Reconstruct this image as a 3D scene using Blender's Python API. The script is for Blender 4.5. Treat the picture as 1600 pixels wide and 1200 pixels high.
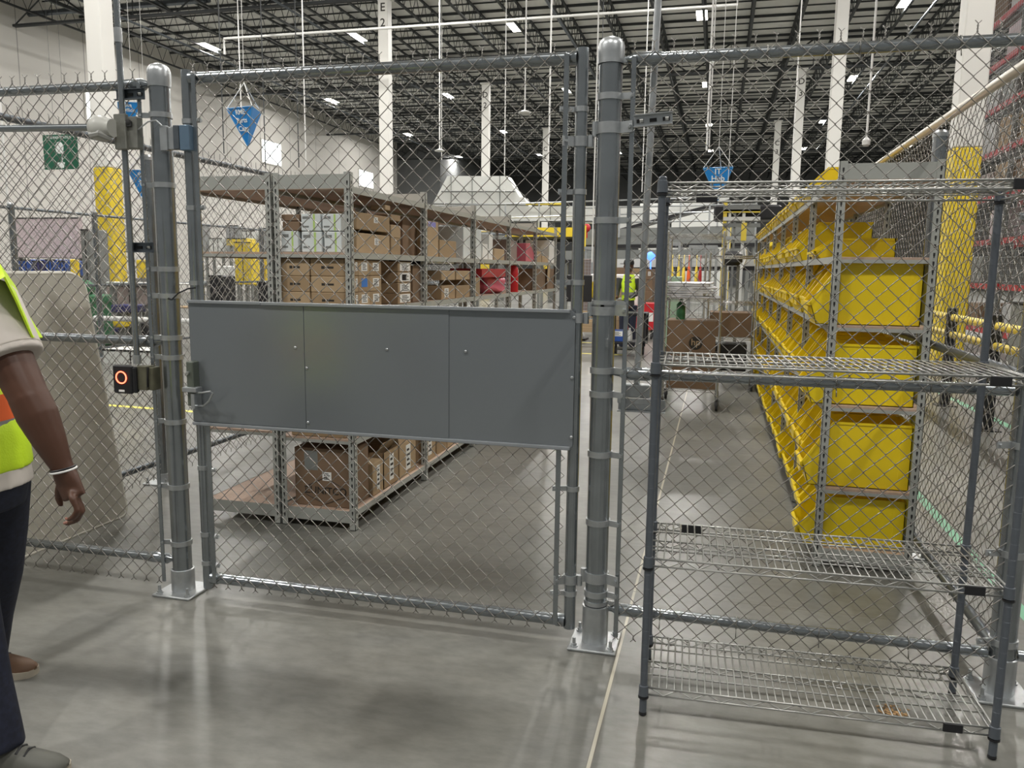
import bpy, math, random
import numpy as np
from mathutils import Vector, Matrix, Quaternion
R = math.radians
random.seed(7)
scn = bpy.context.scene
for o in list(bpy.data.objects): bpy.data.objects.remove(o)
col = scn.collection
# ------------------------------------------------------------------ camera
FPX, YAW, PITCH, ROLL = 1250.7, .2486, -.1428, .0123
CAM = Vector((2.4167, -3.1639, 1.55))
_f = Vector((-math.sin(YAW)*math.cos(PITCH), math.cos(YAW)*math.cos(PITCH), math.sin(PITCH)))
_r0 = Vector((math.cos(YAW), math.sin(YAW), 0)); _u0 = _r0.cross(_f)
_r = _r0*math.cos(ROLL)+_u0*math.sin(ROLL); _u = -_r0*math.sin(ROLL)+_u0*math.cos(ROLL)
cd = bpy.data.cameras.new('camera'); cam = bpy.data.objects.new('camera', cd); col.objects.link(cam)
cd.sensor_fit = 'HORIZONTAL'; cd.sensor_width = 36; cd.lens = FPX/1600*36; cd.clip_start = .05; cd.clip_end = 300
M4 = Matrix((( _r.x, _u.x, -_f.x, CAM.x), (_r.y, _u.y, -_f.y, CAM.y), (_r.z, _u.z, -_f.z, CAM.z), (0,0,0,1)))
cam.matrix_world = M4; scn.camera = cam
def at(px, py, X=None, Y=None, Z=None):
    """point in the warehouse seen at a pixel of the photograph, on a plane X, Y or Z"""
    d = _f+_r*((px-800)/FPX)-_u*((py-600)/FPX)
    t = (X-CAM.x)/d.x if X is not None else (Y-CAM.y)/d.y if Y is not None else (Z-CAM.z)/d.z
    return CAM+d*t
# ------------------------------------------------------------------ world, exposure
wd = bpy.data.worlds.new('world'); scn.world = wd; wd.use_nodes = True
wd.node_tree.nodes['Background'].inputs[0].default_value = (.80, .82, .80, 1)
wd.node_tree.nodes['Background'].inputs[1].default_value = .20
scn.view_settings.view_transform = 'Standard'; scn.view_settings.look = 'None'
scn.view_settings.exposure = .40; scn.view_settings.gamma = 1
try: scn.view_settings.use_curve_mapping = False
except Exception: pass
LAMP_W = 620.0
# ------------------------------------------------------------------ materials
def mat(name, c, rough=.5, metal=0, noise=0, nscale=8, bump=0, bscale=40, emit=None, es=1, spec=None, nc=None, alpha=None, trans=None):
    m = bpy.data.materials.new(name); m.use_nodes = True; nt = m.node_tree; b = nt.nodes['Principled BSDF']
    b.inputs['Base Color'].default_value = (*c, 1); b.inputs['Roughness'].default_value = rough; b.inputs['Metallic'].default_value = metal
    if spec is not None: b.inputs['Specular IOR Level'].default_value = spec
    if noise:
        tc = nt.nodes.new('ShaderNodeTexCoord'); n = nt.nodes.new('ShaderNodeTexNoise'); n.inputs['Scale'].default_value = nscale; n.inputs['Detail'].default_value = 4
        nt.links.new(tc.outputs['Object'], n.inputs['Vector'])
        r = nt.nodes.new('ShaderNodeValToRGB'); r.color_ramp.elements[0].position = .3; r.color_ramp.elements[1].position = .72
        lo = [max(0, x*(1-noise)) for x in c]; hi = [min(1, x*(1+noise)) for x in c] if nc is None else nc
        r.color_ramp.elements[0].color = (*lo, 1); r.color_ramp.elements[1].color = (*hi, 1)
        nt.links.new(n.outputs['Fac'], r.inputs['Fac']); nt.links.new(r.outputs['Color'], b.inputs['Base Color'])
    if bump:
        tc = nt.nodes.new('ShaderNodeTexCoord'); n = nt.nodes.new('ShaderNodeTexNoise'); n.inputs['Scale'].default_value = bscale
        bp = nt.nodes.new('ShaderNodeBump'); bp.inputs['Strength'].default_value = bump; bp.inputs['Distance'].default_value = .01
        nt.links.new(tc.outputs['Object'], n.inputs['Vector']); nt.links.new(n.outputs['Fac'], bp.inputs['Height']); nt.links.new(bp.outputs['Normal'], b.inputs['Normal'])
    if emit: b.inputs['Emission Color'].default_value = (*emit, 1); b.inputs['Emission Strength'].default_value = es
    if trans: b.inputs['Transmission Weight'].default_value = trans
    return m
GALV = mat('galvanized_pipe', (.31,.335,.35), .24, .85, .12, 9)
GALVL = mat('galvanized_bright', (.48,.50,.51), .38, .8, .12, 20)
GALVD = mat('galvanized_dark', (.15,.17,.19), .40, .8, .15, 12)
WIRE = mat('galvanized_wire', (.27,.26,.24), .34, .8)
CHROME = mat('zinc_wire', (.42,.42,.40), .36, .8)
EPOXY = mat('grey_epoxy_post', (.115,.13,.15), .38, .35, .05, 30)
PANEL = mat('grey_sheet_steel', (.225,.245,.262), .26, .45, .04, 1.0)
PANEL2 = mat('grey_sheet_edge', (.30,.32,.34), .35, .3)
STEEL = mat('grey_shelving_paint', (.40,.41,.38), .45, .15, .05, 5)
DARK = mat('dark_slot', (.02,.02,.02), .7)
BLACK = mat('black_plastic', (.012,.012,.014), .45)
RUBBER = mat('dark_rubber', (.03,.03,.032), .6)
BOARD = mat('particle_board', (.46,.33,.25), .65, 0, .10, 60)
WOODL = mat('pale_board', (.62,.47,.34), .6, 0, .08, 40)
CARD = mat('cardboard', (.33,.23,.13), .75, 0, .08, 3)
CARD2 = mat('cardboard_pale', (.41,.295,.175), .75, 0, .08, 3)
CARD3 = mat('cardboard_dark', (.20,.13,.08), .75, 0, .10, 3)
TAPE = mat('brown_tape', (.36,.23,.11), .3)
PAPER = mat('white_paper', (.80,.80,.78), .6)
INK = mat('black_ink', (.03,.025,.02), .6)
WHITEBOX = mat('white_carton', (.66,.70,.70), .6, 0, .05, 6)
GREENP = mat('lime_print', (.45,.62,.18), .6)
BLUEL = mat('blue_sticker', (.05,.20,.60), .5)
YBIN = mat('yellow_plastic', (.84,.63,.010), .32, 0, .05, 2)
YBIN2 = mat('yellow_plastic_worn', (.82,.60,.012), .36, 0, .06, 2)
YPAINT = mat('yellow_paint', (.78,.58,.03), .45, 0, .06, 3)
YEDGE = mat('yellow_rail_paint', (.85,.66,.08), .4)
WALLW = mat('white_wall_paint', (.66,.65,.61), .75, 0, .03, .5)
WALLG = mat('grey_far_wall', (.13,.135,.135), .8, 0, .08, .3)
COLW = mat('white_column_paint', (.74,.73,.69), .5)
DECK = mat('roof_deck', (.50,.50,.48), .6, 0, .05, .6)
JOIST = mat('dark_roof_steel', (.045,.05,.052), .55, .2)
PIPEW = mat('white_pipe', (.70,.70,.68), .4)
LED = mat('lamp_diffuser', (.9,.9,.85), .5, emit=(1,.95,.84), es=14)
SKYL = mat('lit_window', (.9,.9,.9), .5, emit=(.95,1,1), es=2.2)
SIGNB = mat('blue_sign', (.01,.20,.55), .4)
SIGNB2 = mat('blue_sign_side', (.06,.24,.52), .4)
SIGNG = mat('green_sign', (.012,.10,.055), .45)
SIGNW = mat('white_sign_ink', (.75,.78,.76), .5)
RED = mat('red_beam_paint', (.42,.03,.035), .45, 0, .1, 3)
REDP = mat('red_plastic', (.55,.02,.03), .4)
PINK = mat('pink_film', (.60,.14,.20), .25)
ORANGE = mat('orange_cloth', (.85,.14,.03), .6)
LIME = mat('lime_vest', (.62,.88,.02), .55, 0, .06, 14, bump=.15, bscale=160)
REFLG = mat('grey_reflective_tape', (.30,.30,.29), .35, .3)
SHIRT = mat('white_shirt', (.62,.57,.52), .8, 0, .05, 7, bump=.2, bscale=9)
DENIM = mat('dark_denim', (.010,.013,.030), .75, 0, .35, 60, bump=.3, bscale=8)
SKIN = mat('brown_skin', (.085,.035,.019), .5, 0, .10, 9)
SKIN2 = mat('nail', (.42,.20,.15), .3)
SHOEG = mat('grey_shoe', (.10,.10,.085), .6)
SHOEB = mat('brown_shoe', (.14,.075,.04), .6)
SOLE = mat('pale_sole', (.45,.40,.32), .6)
BEIGE = mat('beige_laminate', (.42,.40,.34), .45, 0, .04, 1.3)
BEIGE2 = mat('beige_edge', (.56,.54,.47), .4)
LILAC = mat('lilac_panel', (.55,.46,.48), .6, 0, .04, .8)
BLUEP = mat('blue_plastic', (.02,.07,.30), .45)
NAVY = mat('navy_plastic', (.03,.03,.12), .5)
GREEN = mat('green_machine', (.04,.16,.07), .5)
GREYM = mat('grey_machine', (.22,.23,.22), .5, .2)
WHITEM = mat('white_machine', (.72,.73,.70), .45, 0, .03, .6)
MAUVE = mat('mauve_load', (.30,.24,.22), .7, 0, .15, 3)
WRAP = mat('stretch_wrap', (.42,.42,.42), .3, 0, .2, 6)
FILM = mat('silver_film', (.66,.66,.68), .25, .3, .25, 12)
GTAPE = mat('green_floor_tape', (.22,.55,.35), .5)
YTAPE = mat('yellow_floor_tape', (.80,.72,.12), .5)
REDGLOW = mat('red_ring_light', (.9,.1,.05), .4, emit=(1,.10,.05), es=5)
BLUEGLOW = mat('blue_lamp', (.1,.2,.9), .4, emit=(.05,.15,1), es=3)
BROWNL = mat('dry_litter', (.36,.22,.10), .8, 0, .4, 60)
ROSE = mat('rose_machine', (.32,.10,.09), .5)

def floor_material():
    m = bpy.data.materials.new('polished_concrete'); m.use_nodes = True; nt = m.node_tree; N = nt.nodes.new; L = nt.links.new
    b = nt.nodes['Principled BSDF']; geo = N('ShaderNodeNewGeometry'); sep = N('ShaderNodeSeparateXYZ'); L(geo.outputs['Position'], sep.inputs[0])
    def noise(s, det=5, sx=1, sy=1, rough=.6):
        mp = N('ShaderNodeMapping'); mp.inputs['Scale'].default_value = (sx, sy, 1); L(geo.outputs['Position'], mp.inputs[0])
        n = N('ShaderNodeTexNoise'); n.inputs['Scale'].default_value = s; n.inputs['Detail'].default_value = det; n.inputs['Roughness'].default_value = rough; L(mp.outputs[0], n.inputs['Vector']); return n.outputs['Fac']
    def ramp(x, a, ca, bb, cb):
        r = N('ShaderNodeValToRGB'); r.color_ramp.elements[0].position = a; r.color_ramp.elements[1].position = bb
        r.color_ramp.interpolation = 'EASE'; r.color_ramp.elements[0].color = (*ca, 1); r.color_ramp.elements[1].color = (*cb, 1); L(x, r.inputs[0]); return r.outputs[0]
    def mix(f, a, c, t='MIX', fac=None):
        x = N('ShaderNodeMix'); x.data_type = 'RGBA'; x.blend_type = t
        if f is not None: L(f, x.inputs[0])
        else: x.inputs[0].default_value = fac
        if isinstance(a, tuple): x.inputs[6].default_value = (*a, 1)
        else: L(a, x.inputs[6])
        if isinstance(c, tuple): x.inputs[7].default_value = (*c, 1)
        else: L(c, x.inputs[7])
        return x.outputs[2]
    big = ramp(noise(.55, 4, 1, 1, .5), .30, (.125,.125,.113), .72, (.215,.213,.195))
    med = ramp(noise(2.2, 6, .7, 1.3, .6), .25, (.84,.85,.86), .75, (1.10,1.09,1.07))
    c = mix(None, big, med, 'MULTIPLY', 1)
    fine = ramp(noise(15, 6, .6, 1.3, .65), .28, (.84,.84,.83), .72, (1.10,1.10,1.09))
    c = mix(None, c, fine, 'MULTIPLY', 1)
    spots = ramp(noise(7.5, 3), .74, (1,1,1), .84, (.6,.58,.55)); c = mix(None, c, spots, 'MULTIPLY', .5)
    def band(axis, pos, half):
        s = N('ShaderNodeMath'); s.operation = 'SUBTRACT'; L(sep.outputs[axis], s.inputs[0]); s.inputs[1].default_value = pos
        a = N('ShaderNodeMath'); a.operation = 'ABSOLUTE'; L(s.outputs[0], a.inputs[0])
        l = N('ShaderNodeMath'); l.operation = 'LESS_THAN'; L(a.outputs[0], l.inputs[0]); l.inputs[1].default_value = half; return l.outputs[0]
    for ax, pos, half, colr in ((0, 2.092, .010, (.16,.15,.13)), (0, 2.092, .006, (.47,.44,.35)), (1, .595, .0035, (.13,.12,.10)), (1, .625, .0025, (.17,.16,.13)),
                                (1, 13.2, .012, (.2,.19,.16)), (0, -8.6, .012, (.2,.19,.16))):
        c = mix(band(ax, pos, half), c, colr)
    L(c, b.inputs['Base Color'])
    rr = N('ShaderNodeMapRange'); rr.interpolation_type = 'SMOOTHSTEP'; L(noise(1.4, 3, 1, 1, .5), rr.inputs[0]); rr.inputs[1].default_value = .3; rr.inputs[2].default_value = .7; rr.inputs[3].default_value = .285; rr.inputs[4].default_value = .37
    L(rr.outputs[0], b.inputs['Roughness']); b.inputs['Specular IOR Level'].default_value = .55
    return m
FLOOR = floor_material()

def deck_material():
    # roof deck panels with dark sub-purlins' seams
    m = bpy.data.materials.new('insulated_deck'); m.use_nodes = True; nt = m.node_tree; b = nt.nodes['Principled BSDF']
    geo = nt.nodes.new('ShaderNodeNewGeometry'); n = nt.nodes.new('ShaderNodeTexNoise'); n.inputs['Scale'].default_value = .8; n.inputs['Detail'].default_value = 6
    nt.links.new(geo.outputs['Position'], n.inputs['Vector']); r = nt.nodes.new('ShaderNodeValToRGB')
    r.color_ramp.elements[0].color = (.60,.60,.57,1); r.color_ramp.elements[1].color = (.78,.78,.74,1); r.color_ramp.elements[0].position = .3; r.color_ramp.elements[1].position = .7
    nt.links.new(n.outputs['Fac'], r.inputs[0]); nt.links.new(r.outputs[0], b.inputs['Base Color']); b.inputs['Roughness'].default_value = .6
    return m
DECKM = deck_material()
def panelwall_material():
    m = bpy.data.materials.new('precast_panel_wall'); m.use_nodes = True; nt = m.node_tree; b = nt.nodes['Principled BSDF']
    geo = nt.nodes.new('ShaderNodeNewGeometry'); sep = nt.nodes.new('ShaderNodeSeparateXYZ'); nt.links.new(geo.outputs['Position'], sep.inputs[0])
    d = nt.nodes.new('ShaderNodeMath'); d.operation = 'PINGPONG'; d.inputs[1].default_value = 1.9; nt.links.new(sep.outputs[1], d.inputs[0])
    l = nt.nodes.new('ShaderNodeMath'); l.operation = 'LESS_THAN'; l.inputs[1].default_value = .025; nt.links.new(d.outputs[0], l.inputs[0])
    x = nt.nodes.new('ShaderNodeMix'); x.data_type = 'RGBA'; x.inputs[6].default_value = (.70,.68,.64,1); x.inputs[7].default_value = (.36,.35,.33,1)
    nt.links.new(l.outputs[0], x.inputs[0]); nt.links.new(x.outputs[2], b.inputs['Base Color']); b.inputs['Roughness'].default_value = .75
    return m
PWALL = panelwall_material()

# ------------------------------------------------------------------ mesh builder
class MB:
    def __init__(s): s.v = []; s.f = []; s.mi = []; s.m = 0
    def add(s, vs, fs):
        n = len(s.v); s.v += [tuple(v) for v in vs]; s.f += [tuple(i+n for i in f) for f in fs]; s.mi += [s.m]*len(fs); return s
    def box(s, x0, y0, z0, x1, y1, z1):
        x0, x1 = sorted((x0, x1)); y0, y1 = sorted((y0, y1)); z0, z1 = sorted((z0, z1))
        v = [(x, y, z) for z in (z0, z1) for y in (y0, y1) for x in (x0, x1)]
        return s.add(v, [(0,2,3,1),(4,5,7,6),(0,1,5,4),(2,6,7,3),(0,4,6,2),(1,3,7,5)])
    def bbox(s, x0, y0, z0, x1, y1, z1, b=.003):
        """box with bevelled vertical and horizontal edges"""
        x0, x1 = sorted((x0, x1)); y0, y1 = sorted((y0, y1)); z0, z1 = sorted((z0, z1)); b = min(b, (x1-x0)/3, (y1-y0)/3, (z1-z0)/3)
        def ring(z, i):
            return [(x0+i+b,y0+i,z),(x1-i-b,y0+i,z),(x1-i,y0+i+b,z),(x1-i,y1-i-b,z),(x1-i-b,y1-i,z),(x0+i+b,y1-i,z),(x0+i,y1-i-b,z),(x0+i,y0+i+b,z)]
        v = ring(z0, b)+ring(z0+b, 0)+ring(z1-b, 0)+ring(z1, b); f = [tuple(range(7,-1,-1)), tuple(range(24,32))]
        for k in range(3): f += [(k*8+i, k*8+(i+1)%8, k*8+8+(i+1)%8, k*8+8+i) for i in range(8)]
        return s.add(v, f)
    def obox(s, c, size, rz=0, rx=0, ry=0):
        M = Matrix.Translation(c) @ Matrix.Rotation(rz,4,'Z') @ Matrix.Rotation(ry,4,'Y') @ Matrix.Rotation(rx,4,'X'); a = [q/2 for q in size]
        v = [M @ Vector((x,y,z)) for z in (-a[2],a[2]) for y in (-a[1],a[1]) for x in (-a[0],a[0])]
        return s.add(v, [(0,2,3,1),(4,5,7,6),(0,1,5,4),(2,6,7,3),(0,4,6,2),(1,3,7,5)])
    def tube(s, pts, r, n=8, cap=True, closed=False, flat=None):
        pts = [Vector(p) for p in pts]; m = len(pts); rs = r if isinstance(r, (list, tuple)) else [r]*m
        T = []
        for i in range(m):
            a = pts[(i-1) % m] if closed else pts[max(i-1, 0)]; b = pts[(i+1) % m] if closed else pts[min(i+1, m-1)]
            T.append((b-a).normalized())
        up = Vector((0,0,1)) if abs(T[0].z) < .9 else Vector((0,1,0)); N = (up-T[0]*up.dot(T[0])).normalized(); v = []
        for i in range(m):
            N = (N-T[i]*N.dot(T[i])).normalized(); B = T[i].cross(N); q = rs[i]; qa, qb = q if isinstance(q, (list, tuple)) else (q, q)
            v += [pts[i]+N*(qa*math.cos(2*math.pi*k/n))+B*(qb*math.sin(2*math.pi*k/n)) for k in range(n)]
        f = []
        for i in range(m if closed else m-1):
            j = (i+1) % m; f += [(i*n+k, i*n+(k+1) % n, j*n+(k+1) % n, j*n+k) for k in range(n)]
        if cap and not closed: f += [tuple(range(n-1,-1,-1)), tuple((m-1)*n+k for k in range(n))]
        return s.add(v, f)
    def rod(s, a, b, r, n=8): return s.tube([a, b], r, n)
    def ring(s, c, R_, r, axis='Z', n=24, k=6):
        p = []
        for i in range(n):
            a = 2*math.pi*i/n; u, w = R_*math.cos(a), R_*math.sin(a)
            p.append(Vector(c)+Vector({'Z': (u,w,0), 'X': (0,u,w), 'Y': (u,0,w)}[axis]))
        return s.tube(p, r, k, closed=True)
    def lathe(s, prof, c=(0,0,0), n=20, axis='Z'):
        v = []; m = len(prof)
        for (r, z) in prof:
            for k in range(n):
                a = 2*math.pi*k/n; u, w = r*math.cos(a), r*math.sin(a)
                d = {'Z': (u,w,z), 'X': (z,u,w), 'Y': (w,z,u)}[axis]; v.append((c[0]+d[0], c[1]+d[1], c[2]+d[2]))
        f = [(i*n+k, i*n+(k+1) % n, (i+1)*n+(k+1) % n, (i+1)*n+k) for i in range(m-1) for k in range(n)]
        f += [tuple(range(n-1,-1,-1)), tuple((m-1)*n+k for k in range(n))]
        return s.add(v, f)
    def prism(s, poly, axis, d0, d1):
        """extrude polygon; axis X: poly (y,z); Y: poly (x,z); Z: poly (x,y)"""
        def P(p, d): return {'X': (d,p[0],p[1]), 'Y': (p[0],d,p[1]), 'Z': (p[0],p[1],d)}[axis]
        n = len(poly); v = [P(p, d0) for p in poly]+[P(p, d1) for p in poly]
        return s.add(v, [tuple(range(n-1,-1,-1)), tuple(range(n,2*n))]+[(i, (i+1) % n, n+(i+1) % n, n+i) for i in range(n)])
    def ell(s, c, r, n=14, m=9, rz=0):
        v = []; f = []; M = Matrix.Rotation(rz,3,'Z')
        for i in range(m+1):
            t = math.pi*i/m
            for k in range(n):
                a = 2*math.pi*k/n; v.append(Vector(c)+M @ Vector((r[0]*math.sin(t)*math.cos(a), r[1]*math.sin(t)*math.sin(a), r[2]*math.cos(t))))
        f = [(i*n+k, (i+1)*n+k, (i+1)*n+(k+1) % n, i*n+(k+1) % n) for i in range(m) for k in range(n)]
        return s.add(v, f)
    def mesh(s, name, mats, smooth=35):
        me = bpy.data.meshes.new(name); me.from_pydata(s.v, [], s.f); mats = mats if isinstance(mats, (list, tuple)) else [mats]
        for q in mats: me.materials.append(q)
        if len(mats) > 1: me.polygons.foreach_set('material_index', s.mi)
        if smooth:
            me.polygons.foreach_set('use_smooth', [True]*len(me.polygons))
            try: me.set_sharp_from_angle(angle=R(smooth))
            except Exception: pass
        me.update(); return me
def link(name, me, parent=None):
    o = bpy.data.objects.new(name, me); col.objects.link(o)
    if parent is not None:
        o.parent = parent
        p = parent; L = Vector((0,0,0))
        while p is not None: L = L+p.location; p = p.parent
        base = parent
        o.matrix_parent_inverse = Matrix.Translation(-L) if parent.parent is None else Matrix.Identity(4)
    return o
def tag(o, label=None, cat=None, group=None, kind=None):
    if label: o['label'] = label
    if cat: o['category'] = cat
    if group: o['group'] = group
    if kind: o['kind'] = kind
    return o
def thing(name, label, cat, loc=(0,0,0), group=None):
    o = bpy.data.objects.new(name, None); col.objects.link(o); o.location = loc; o.empty_display_size = .1
    return tag(o, label, cat, group)
def part(name, mb, mats, parent, label=None, kind=None, smooth=35):
    o = link(name, mb.mesh(name, mats, smooth) if isinstance(mb, MB) else mb, parent); return tag(o, label, kind=kind)
def solo(name, mb, mats, label, cat, group=None, kind=None, smooth=35):
    return tag(link(name, mb.mesh(name, mats, smooth)), label, cat, group, kind)
def struct(name, mb, mats): return tag(link(name, mb.mesh(name, mats)), kind='structure')
def copy_tree(o, parent=None):
    c = o.copy(); col.objects.link(c)
    if parent is not None: c.parent = parent
    for ch in [x for x in KIDS.get(o.name, o.children)]: copy_tree(ch, c)
    return c
KIDS = {}
def text_mesh(s, size, mtl, M, extrude=.0006, bold=True, align='CENTER', sx=1.0):
    cu = bpy.data.curves.new('lettering', 'FONT'); cu.body = s; cu.size = size; cu.extrude = extrude; cu.align_x = align; cu.align_y = 'CENTER'; cu.resolution_u = 3
    cu.offset = size*.012 if bold else 0
    o = bpy.data.objects.new('lettering', cu); col.objects.link(o)
    dg = bpy.context.evaluated_depsgraph_get(); dg.update(); me = bpy.data.meshes.new_from_object(o.evaluated_get(dg))
    bpy.data.objects.remove(o); me.transform(Matrix.Diagonal((sx,1,1,1))); me.transform(M); me.materials.clear(); me.materials.append(mtl); return me
def face_mat(p, normal='-Y', roll=0):
    rot = {'-Y': Matrix.Rotation(R(90),4,'X'), '+X': Matrix.Rotation(R(90),4,'Z') @ Matrix.Rotation(R(90),4,'X'), '-X': Matrix.Rotation(R(-90),4,'Z') @ Matrix.Rotation(R(90),4,'X'),
           '+Z': Matrix.Identity(4)}[normal]
    return Matrix.Translation(p) @ rot @ Matrix.Rotation(roll,4,'Z')
ORD = ['first','second','third','fourth','fifth','sixth','seventh','eighth','ninth','tenth','eleventh','twelfth']+['%dth' % i for i in range(13, 60)]

# ------------------------------------------------------------------ shell
CZ = 13.1
WL_ = -27.3
b = MB(); b.box(-28,-9,-.1, 62,96,0); struct('floor', b, FLOOR)
b = MB(); b.box(-28,-9,CZ, 62,96,CZ+.15); struct('ceiling', b, DECKM)
b = MB(); b.box(WL_-.3,-9,0, WL_,69,CZ); struct('wall_left', b, PWALL)
b = MB(); b.box(WL_,95,0, 62,95.3,CZ); struct('wall_back', b, WALLG)
b = MB(); xi = at(688,250,Y=69).x; b.box(WL_,69,0, xi,69.3,CZ); b.box(xi-.3,69.3,0,xi,95,CZ); struct('wall_inner', b, WALLG)
# bright dock windows in the left wall
for i, (px0, px1, py0, py1) in enumerate(((133,150,142,187),(408,438,222,256),(560,582,268,292))):
    a = at(px0, (py0+py1)/2, X=WL_); c = at(px1, (py0+py1)/2, X=WL_); t = at((px0+px1)/2, py0, X=WL_); u = at((px0+px1)/2, py1, X=WL_)
    f = MB(); y0, y1, z0, z1 = a.y, c.y, u.z, t.z
    f.box(WL_,y0-.08,z0-.08,WL_+.08,y0,z1+.08); f.box(WL_,y1,z0-.08,WL_+.08,y1+.08,z1+.08); f.box(WL_,y0,z0-.08,WL_+.08,y1,z0); f.box(WL_,y0,z1,WL_+.08,y1,z1+.08)
    w = struct('window_%d' % (i+1), f, WALLW); g = MB(); g.box(WL_+.002,y0,z0,WL_+.04,y1,z1); part('window_pane', g, SKYL, w)
# sub-purlins under the deck
b = MB(); y = -8.6; k = 0
while y < 94:
    w = .075 if k % 3 == 0 else .032; h = .11 if k % 3 == 0 else .06
    b.box(WL_, y-w/2, CZ-h, 60, y+w/2, CZ); y += 1.08; k += 1
struct('trim_1', b, JOIST)
# open web joists, each its own thing
def joist_mesh():
    b = MB(); y0, y1 = -8.8, 94.5; zt, zb = CZ-.14, CZ-1.0
    for z in (zt, zb): b.box(-.055,y0,z-.035,.055,y1,z-.02); b.box(-.055,y0,z-.035,-.045,y1,z+.03); b.box(.045,y0,z-.035,.055,y1,z+.03)
    y = y0; st = .95
    while y+st < y1:
        b.tube([(0,y,zb),(0,y+st/2,zt)], .017, 4, cap=False); b.tube([(0,y+st/2,zt),(0,y+st,zb)], .017, 4, cap=False); y += st
    return b.mesh('roof_joist', JOIST)
jm = joist_mesh(); nj = 44
for i in range(nj):
    o = link('roof_joist', jm); o.location = (WL_+.9+i*1.98, 0, 0)
    tag(o, 'long dark open web joist under the pale roof, %s from the left wall' % ORD[i], 'roof joist', 'open web roof joists')
# girder trusses across
def girder_mesh():
    b = MB(); x0, x1 = WL_+.1, 60; zt, zb = CZ-.16, CZ-1.55
    for z in (zt, zb): b.box(x0,-.09,z-.05,x1,-.02,z+.05); b.box(x0,.02,z-.05,x1,.09,z+.05)
    x = x0; st = 3.96
    while x+st < x1:
        b.tube([(x,0,zb),(x+st/2,0,zt)], .04, 4, cap=False); b.tube([(x+st/2,0,zt),(x+st,0,zb)], .04, 4, cap=False); b.tube([(x+st/2,0,zt),(x+st/2,0,zb)], .022, 4, cap=False); x += st
    return b.mesh('roof_girder', JOIST)
gm = girder_mesh()
for i, y in enumerate((12.2, 26.4, 40.6, 54.8, 69, 83)):
    o = link('roof_girder', gm); o.location = (0, y, 0)
    tag(o, 'deep dark girder truss crossing the roof, %s row of columns from the cage gate' % ORD[i], 'roof girder', 'girder trusses across the roof')
# columns
def column(x, y, w, zy, lab, letters=None, labz=6.2):
    t = thing('building_column', lab, 'column', (x,y,0), 'white steel building columns'); zt = CZ-1.62
    b = MB(); b.bbox(x-w/2,y-w/2,zy, x+w/2,y+w/2,zt,.02); b.box(x-w*.7,y-w*.7,zt,x+w*.7,y+w*.7,zt+.05); part('shaft', b, COLW, t)
    b = MB(); b.bbox(x-w/2-.004,y-w/2-.004,.0, x+w/2+.004,y+w/2+.004,zy,.02); part('painted_base', b, YPAINT, t, 'yellow painted lower part')
    if letters:
        part('letter', text_mesh(letters[0], .42, INK, face_mat((x, y-w/2-.004, labz+.45))), None, t); part('number', text_mesh(letters[1], .42, INK, face_mat((x, y-w/2-.004, labz-.1))), None, t)
    return t
def _pt(name, me, mats, parent):  # lettering part
    return link(name, me, parent)
_part0 = part
def part(name, mb, mats, parent, label=None, kind=None, smooth=35):
    if mats is WIRE or mats is CHROME: smooth = 179
    if not isinstance(mb, MB): return tag(link(name, mb, parent), label, kind=kind)
    return _part0(name, mb, mats, parent, label, kind, smooth)
column(-10.66,12.1,.40,3.62,'white column with yellow base behind the cage at far left')
column(6.3,12.05,.42,3.62,'wide white column with yellow base beside the yellow bin rack')
cols = [(-10.2,26.4,'E','2','tall white column nearest the middle, marked E 2'),(5.95,26.4,'E','3','tall white column right of the hub sign, marked E 3'),
        (-10.35,40.6,'D','2','white column marked D 2 above the white hood'),(5.95,40.6,'D','3','slim white column marked D 3 right of the hub sign'),
        (-10.0,54.8,'C','2','far slim white column right of the white hood'),(5.8,54.8,'C','3','far slim white column just behind the hub sign')]
for x, y, l, n, lab in cols: column(x, y, .40, 3.6, lab, (l, n), {26.4: 10.7, 40.6: 10.45, 54.8: 9.6}[y])
# ------------------------------------------------------------------ lamps
def lamp_fixture(x, y, z, lab):
    t = thing('high_bay_lamp', lab, 'ceiling lamp', (x,y,z), 'high bay lamps under the roof')
    b = MB(); b.bbox(x-.24,y-.66,z, x+.24,y+.66,z+.07,.01); part('housing', b, WHITEM, t)
    b = MB(); b.bbox(x-.22,y-.64,z-.012, x+.22,y+.64,z-.001,.003); part('diffuser', b, LED, t)
    b = MB(); 
    for s in (-1, 1): b.tube([(x,y+s*.5,z+.06),(x,y+s*.12,z+.45),(x,y,CZ)], .008, 4)
    part('suspension_wire', b, JOIST, t)
    ld = bpy.data.lights.new('lamp_light','AREA'); ld.shape = 'RECTANGLE'; ld.size = .3; ld.size_y = 1.2; ld.energy = LAMP_W; ld.color = (1,.97,.925)
    lo = bpy.data.objects.new('lamp_light', ld); col.objects.link(lo); lo.parent = t; lo.location = (0,0,-.03)
for j, y in enumerate((-6.2, 6.9, 20.0, 33.2, 46.2, 59.4, 72.7)):
    for i, x in enumerate((-22.4, -14.5, -6.9, 1.23, 9.1, 17.4, 25.9)):
        if y < 0 and (x < -15 or x > 10): continue
        lamp_fixture(x, y, 12.2, 'glowing oblong roof lamp, %s row away from the camera, %s from the left wall' % (ORD[j], ORD[i]))
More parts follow.
